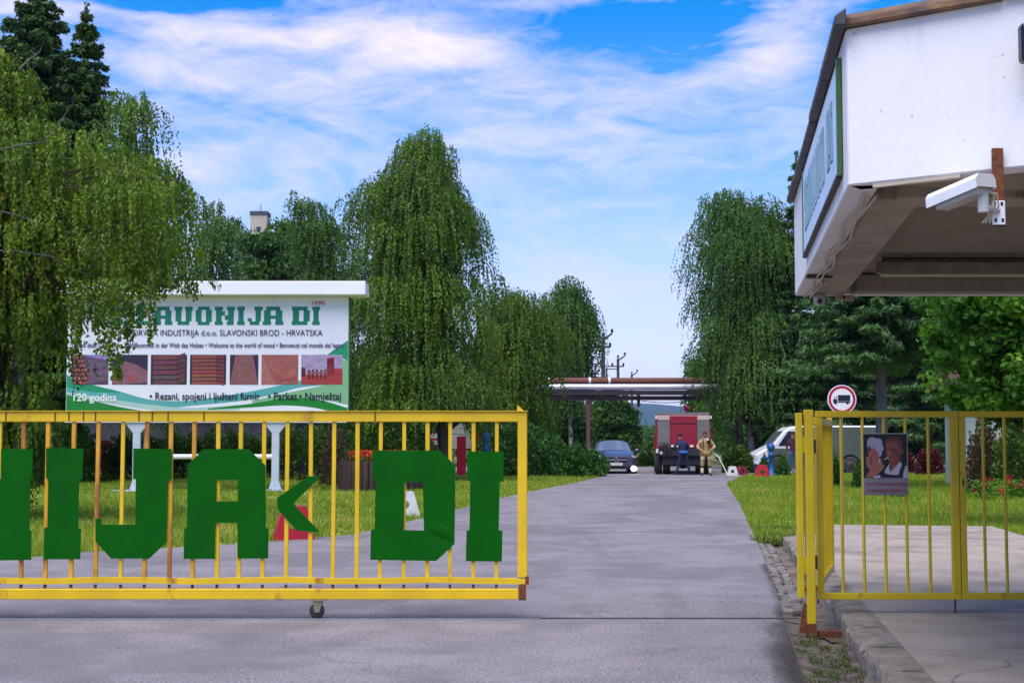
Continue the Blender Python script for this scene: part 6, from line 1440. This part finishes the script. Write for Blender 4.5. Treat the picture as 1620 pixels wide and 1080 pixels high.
broadleaf('maple_tree', [(380, 1560, 1700), (430, 1500, 1760), (480, 1455, 1780), (530, 1450, 1790), (575, 1470, 1790), (610, 1478, 1780), (640, 1500, 1760), (660, 1530, 1720)], 25, (X(1690, 25), 25.2), 360, 95, .125, 'leaf_bright', 'bright green maple filling the gap under the canopy at the right', None, .36, seed=8, r0=.14, hollow=.6)
# ---- hedges and shrubs
HB = 'clipped shrubs in a row behind the billboard'
hedge_specs = [(-40, 62, 690, 768, 45, 'dark clipped shrub at the left edge behind the letter N'), (58, 150, 676, 752, 50, 'dark rounded shrub behind the first letter I'), (166, 268, 690, 748, 53, 'light topped shrub behind the left billboard leg'), (262, 322, 688, 746, 54, 'low shrub under the middle of the billboard'), (318, 392, 680, 746, 54, 'shrub showing above the letter A'), (384, 440, 690, 746, 55, 'small shrub between letter A and right billboard leg'), (440, 520, 676, 748, 52, 'bushy shrub right of the right billboard leg')]
for i, (a, b_, c, d, Y, lb) in enumerate(hedge_specs): bush('clipped_shrub', a, b_, c, d, Y, 5200, .13, 'leaf_hedge', lb, 'shrub', HB, seed=60+i, power=3.2)
bush('clipped_shrub', 545, 682, 664, 750, 51, 8500, .13, 'leaf_hedge', 'wide bright green shrub behind the flower planter', 'shrub', HB, seed=71, power=2.6)
bush('clipped_shrub', 560, 700, 690, 752, 57, 6000, .14, 'leaf_hedge', 'shrub in the shade left of the striped post', 'shrub', HB, seed=72, power=2.6)
bush('juniper_mound', 742, 905, 672, 747, 58.5, 16000, .15, 'leaf_juniper', 'large mounded juniper left of the car', 'shrub', None, 81, 1.0, 2.0, up=.3)
bush('juniper_mound', 850, 962, 704, 747.5, 57.6, 9000, .14, 'leaf_juniper', 'low juniper skirt spreading in front of the car', 'shrub', None, 82, .7, 2.0, up=.3)
bush('young_tree_bush', 505, 552, 668, 745, 47, 1800, .10, 'leaf_barberry', 'young airy bush with reddish leaves left of the planter', 'shrub', None, 83, .9, 2.0)
bush('round_bush', 1142, 1192, 707, 748, 63, 5200, .14, 'leaf_hedge', 'clipped round bush behind the white marker block', 'shrub', None, 84, 1.0, 2.2)
bush('far_hedge', 1008, 1040, 716, 748, 77, 2600, .16, 'leaf_hedge', 'low hedge between the car and the fire truck', 'hedge', None, 85, .8, 3)
TH_ = 'small thuja shrubs on the right lawn'
for i, (a, b_, c, d, Y, lb) in enumerate([(1201, 1218, 720, 749, 57.5, 'small thuja left of the blue hydrant'), (1226, 1250, 719, 750, 57, 'small thuja right of the blue hydrant'), (1312, 1332, 722, 762, 47, 'thin dark thuja beside the sign post'), (1349, 1371, 728, 770, 44, 'small thuja left of the smoking poster'), (1408, 1432, 736, 784, 38, 'small thuja showing under the smoking poster')]):
    bush('thuja_shrub', a, b_, c, d, Y, 1600, .10, 'leaf_juniper', lb, 'shrub', TH_, 90+i, 1.0, 1.8, up=.8)
bush('red_bush', 1448, 1492, 708, 745, 60, 2600, .13, 'leaf_redbush', 'dark red barberry bush behind the double stile', 'shrub', None, 96)
bush('red_bush', 1418, 1446, 714, 745, 62, 1800, .13, 'leaf_redbush', 'smaller dark red bush right of the poster', 'shrub', None, 97)
bush('ornamental_bush', 1530, 1585, 672, 762, 39, 4200, .10, 'leaf_barberry', 'tall brownish bush in front of the pale house', 'shrub', None, 98, 1.0, 2.2, up=.6)
bush('ornamental_bush', 1572, 1660, 664, 766, 38, 6500, .11, 'leaf_hedge', 'tall green bush at the right edge in front of the pale house', 'shrub', None, 99, 1.0, 2.2, up=.3)
def rose(px, py, Y, label, seed):
    g = np.random.default_rng(seed); x = at(px, py, Y).x; t_ = thing('rose_bush', (x, Y, 0), label, 'rose bush', 'red roses on the right lawn'); n = 500
    p = np.stack([x+g.normal(size=n)*.22, Y+g.normal(size=n)*.18, g.uniform(.02, .5, n)], 1); leaves('rose_leaves', p, .07, .045, g.uniform(0, 1, n), 'leaf_bright', t_)
    c = np.stack([x+g.normal(size=6)*.2, Y-.15+g.normal(size=6)*.1, g.uniform(.2, .55, 6)], 1); q = np.repeat(c, 22, 0)+g.normal(size=(6*22, 3))*.03; leaves('rose_blossoms', q, .06, .055, g.uniform(0, 1, len(q)), 'petal_red', t_)
for i, (px, py, lb) in enumerate(((1556, 765, 'red rose bush seen left of the last but one bar'), (1606, 768, 'red rose bush at the right edge of the lawn'), (1582, 756, 'red rose bush in front of the tall green bush'))): rose(px, py, 36+i*.7, lb, 100+i)
# ---- dense wood closing the view behind everything
def wood(name, x0, x1, y0, y1, h0, h1, n, leaf, m, label, seed):
    g = np.random.default_rng(seed); nc = 150; P_ = []; T_ = []
    cx0 = g.uniform(x0, x1, nc); cy0 = g.uniform(y0, y1, nc); cz = g.uniform(.8, 1, nc)*g.uniform(h0, h1, nc)
    for x, y, z in zip(cx0, cy0, cz):
        k = n//nc; v = g.normal(size=(k, 3)); v /= np.linalg.norm(v, axis=1, keepdims=True); v *= g.uniform(0, 1, k)[:, None]**.4; p = np.array([x, y, z*.5])+v*np.array([1.9, 1.5, z*.52]); P_.append(p); T_.append(np.clip(g.uniform(.1, .7)+g.normal(size=k)*.15, 0, 1))
    P_ = np.concatenate(P_); T_ = np.concatenate(T_); k = P_[:, 2] > .03; o = leaves(name, P_[k], leaf, leaf*.6, T_[k], m, None); tag(o, label, 'woodland', kind='stuff'); return o
wood('woodland', X(-500, 82), X(860, 82), 80, 92, 5, 7.2, 60000, .34, 'leaf_far', 'dense dark wood closing the view behind the billboard and birches', 1)
wood('woodland', X(1150, 86), X(2100, 86), 82, 98, 5, 8.5, 60000, .34, 'leaf_far', 'dense dark wood closing the view behind the van and spruces', 2)
wood('woodland', X(840, 140), X(1180, 140), 140, 155, 2.2, 3.4, 24000, .36, 'leaf_far', 'low green wood at the end of the road below the hills', 3)

# ------------------------------------------------------------------ grass
def inside(poly, pts):
    x, y = pts[:, 0], pts[:, 1]; c = np.zeros(len(pts), bool); n = len(poly); j = n-1
    for i in range(n):
        xi, yi = poly[i]; xj, yj = poly[j]; k = ((yi > y) != (yj > y)) & (x < (xj-xi)*(y-yi)/(yj-yi+1e-12)+xi); c ^= k; j = i
    return c
def grass(name, poly, n, m, h, w, label, z=-.02, ymax=62, bias=1.6, clump=True, seed=1, spots=()):
    g = np.random.default_rng(seed); poly = [tuple(p[:2]) for p in poly]; xs_ = [p[0] for p in poly]; ys_ = [p[1] for p in poly]
    y0, y1 = min(ys_), min(max(ys_), ymax); pts = []
    tot_ = 0
    while tot_ < n:
        k = n*3; y = y0+(y1-y0)*g.uniform(0, 1, k)**bias; half = y*.47+.6; x = g.uniform(-1, 1, k)*half; q = np.stack([x, y], 1); q = q[inside(poly, q)]; pts.append(q); tot_ += len(q)
        if len(pts) > 30: break
    q = np.concatenate(pts)[:n]; n = len(q)
    pat = np.sin(q[:, 0]*1.9+1)*np.sin(q[:, 1]*.9+2)+.6*np.sin(q[:, 0]*4.3+q[:, 1]*1.7)+g.normal(size=n)*.5
    for sx, sy, sr in spots: pat += 2.6*np.exp(-((q[:, 0]-sx)**2+((q[:, 1]-sy)*.45)**2)/sr**2)
    keep = pat > -1.05; q, pat = q[keep], pat[keep]; n = len(q)
    hh = h*g.uniform(.5, 1.5, n)*(1+.35*np.tanh(pat)); lean = g.normal(size=(n, 2))*.38; a = g.uniform(0, 6.28, n)
    bx = np.cos(a)*w*.5*(1+q[:, 1]/30); by = np.sin(a)*w*.5; b0 = np.stack([q[:, 0]-bx, q[:, 1]-by, np.full(n, z-.005)], 1); b1 = np.stack([q[:, 0]+bx, q[:, 1]+by, np.full(n, z-.005)], 1); tp = np.stack([q[:, 0]+lean[:, 0]*hh, q[:, 1]+lean[:, 1]*hh, z+hh], 1)
    v = np.stack([b0, b1, tp], 1).reshape(-1, 3); me = bpy.data.meshes.new(name); me.vertices.add(3*n); me.vertices.foreach_set('co', v.astype(np.float32).ravel()); me.loops.add(3*n); me.loops.foreach_set('vertex_index', np.arange(3*n, dtype=np.int32)); me.polygons.add(n); me.polygons.foreach_set('loop_start', np.arange(0, 3*n, 3, dtype=np.int32)); me.polygons.foreach_set('loop_total', np.full(n, 3, dtype=np.int32))
    t = me.attributes.new('tint', 'FLOAT', 'POINT'); t.data.foreach_set('value', np.repeat(np.clip(.35+.16*pat+g.normal(size=n)*.22, 0, 1), 3).astype(np.float32)); me.materials.append(MATS[m]); me.update(calc_edges=True)
    o = link_mesh(name, me); return tag(o, label, 'grass', kind='stuff')
grass('grass', gl, 130000, 'leaf_grass', .075, .014, 'short mown grass with straw blades on the left lawn', seed=1, bias=1.5, spots=[(*gnd(x_, y_)[:2], s_) for x_, y_, s_ in ((120, 850, .8), (330, 842, .7), (520, 828, .6), (700, 790, .9), (870, 755, 1.2), (770, 765, 1.1), (420, 800, .5), (250, 795, .6))])
grass('grass', gr, 130000, 'leaf_grass', .085, .014, 'bright grass on the lawn right of the drive', z=-.015, seed=2, bias=1.5, spots=[(*gnd(x_, y_)[:2], s_) for x_, y_, s_ in ((1212, 795, .42), (1222, 812, .36), (1200, 778, .5), (1400, 808, .5), (1330, 800, .35), (1560, 815, .5))])
# weeds in the gutter and at the lawn's near tip
def weeds(pts, label, seed, leafl=.075):
    g = np.random.default_rng(seed); P_ = []; AX = []; T_ = []
    for x, y, s, k in pts:
        n = int(k); a = g.uniform(0, 6.28, n); r = s*np.sqrt(g.uniform(0, 1, n)); h = g.uniform(.0, .13, n)**1.3*min(1.6, s*9)
        P_.append(np.stack([x+r*np.cos(a), y+r*np.sin(a)*1.5, -.05+h], 1)); AX.append(np.stack([np.cos(a)*.5, np.sin(a)*.5, np.full(n, .9)], 1)); T_.append(g.uniform(0, 1, n))
    o = leaves('weeds', np.concatenate(P_), leafl, leafl*.3, np.concatenate(T_), 'leaf_weed', None, np.concatenate(AX), spread=.35); return tag(o, label, 'weeds', kind='stuff')
W_ = []
for y in np.arange(8.6, 11.6, .16):
    W_.append((RX(y)+random.uniform(.05, .30), y, random.uniform(.04, .12), 120)); W_.append((KX(y)-random.uniform(.02, .10), y, .035, 26))
W_.append((RX(11.4)+.12, 11.4, .13, 160))
weeds(W_, 'weeds and moss growing in the gutter in front of the posts', 1, .024)
W_ = [(RX(y)+random.uniform(.0, .9), y+random.uniform(0, .5), random.uniform(.10, .22), 150) for y in np.linspace(21.3, 24.5, 26)]
weeds(W_, 'tall weeds at the near tip of the right lawn', 2)
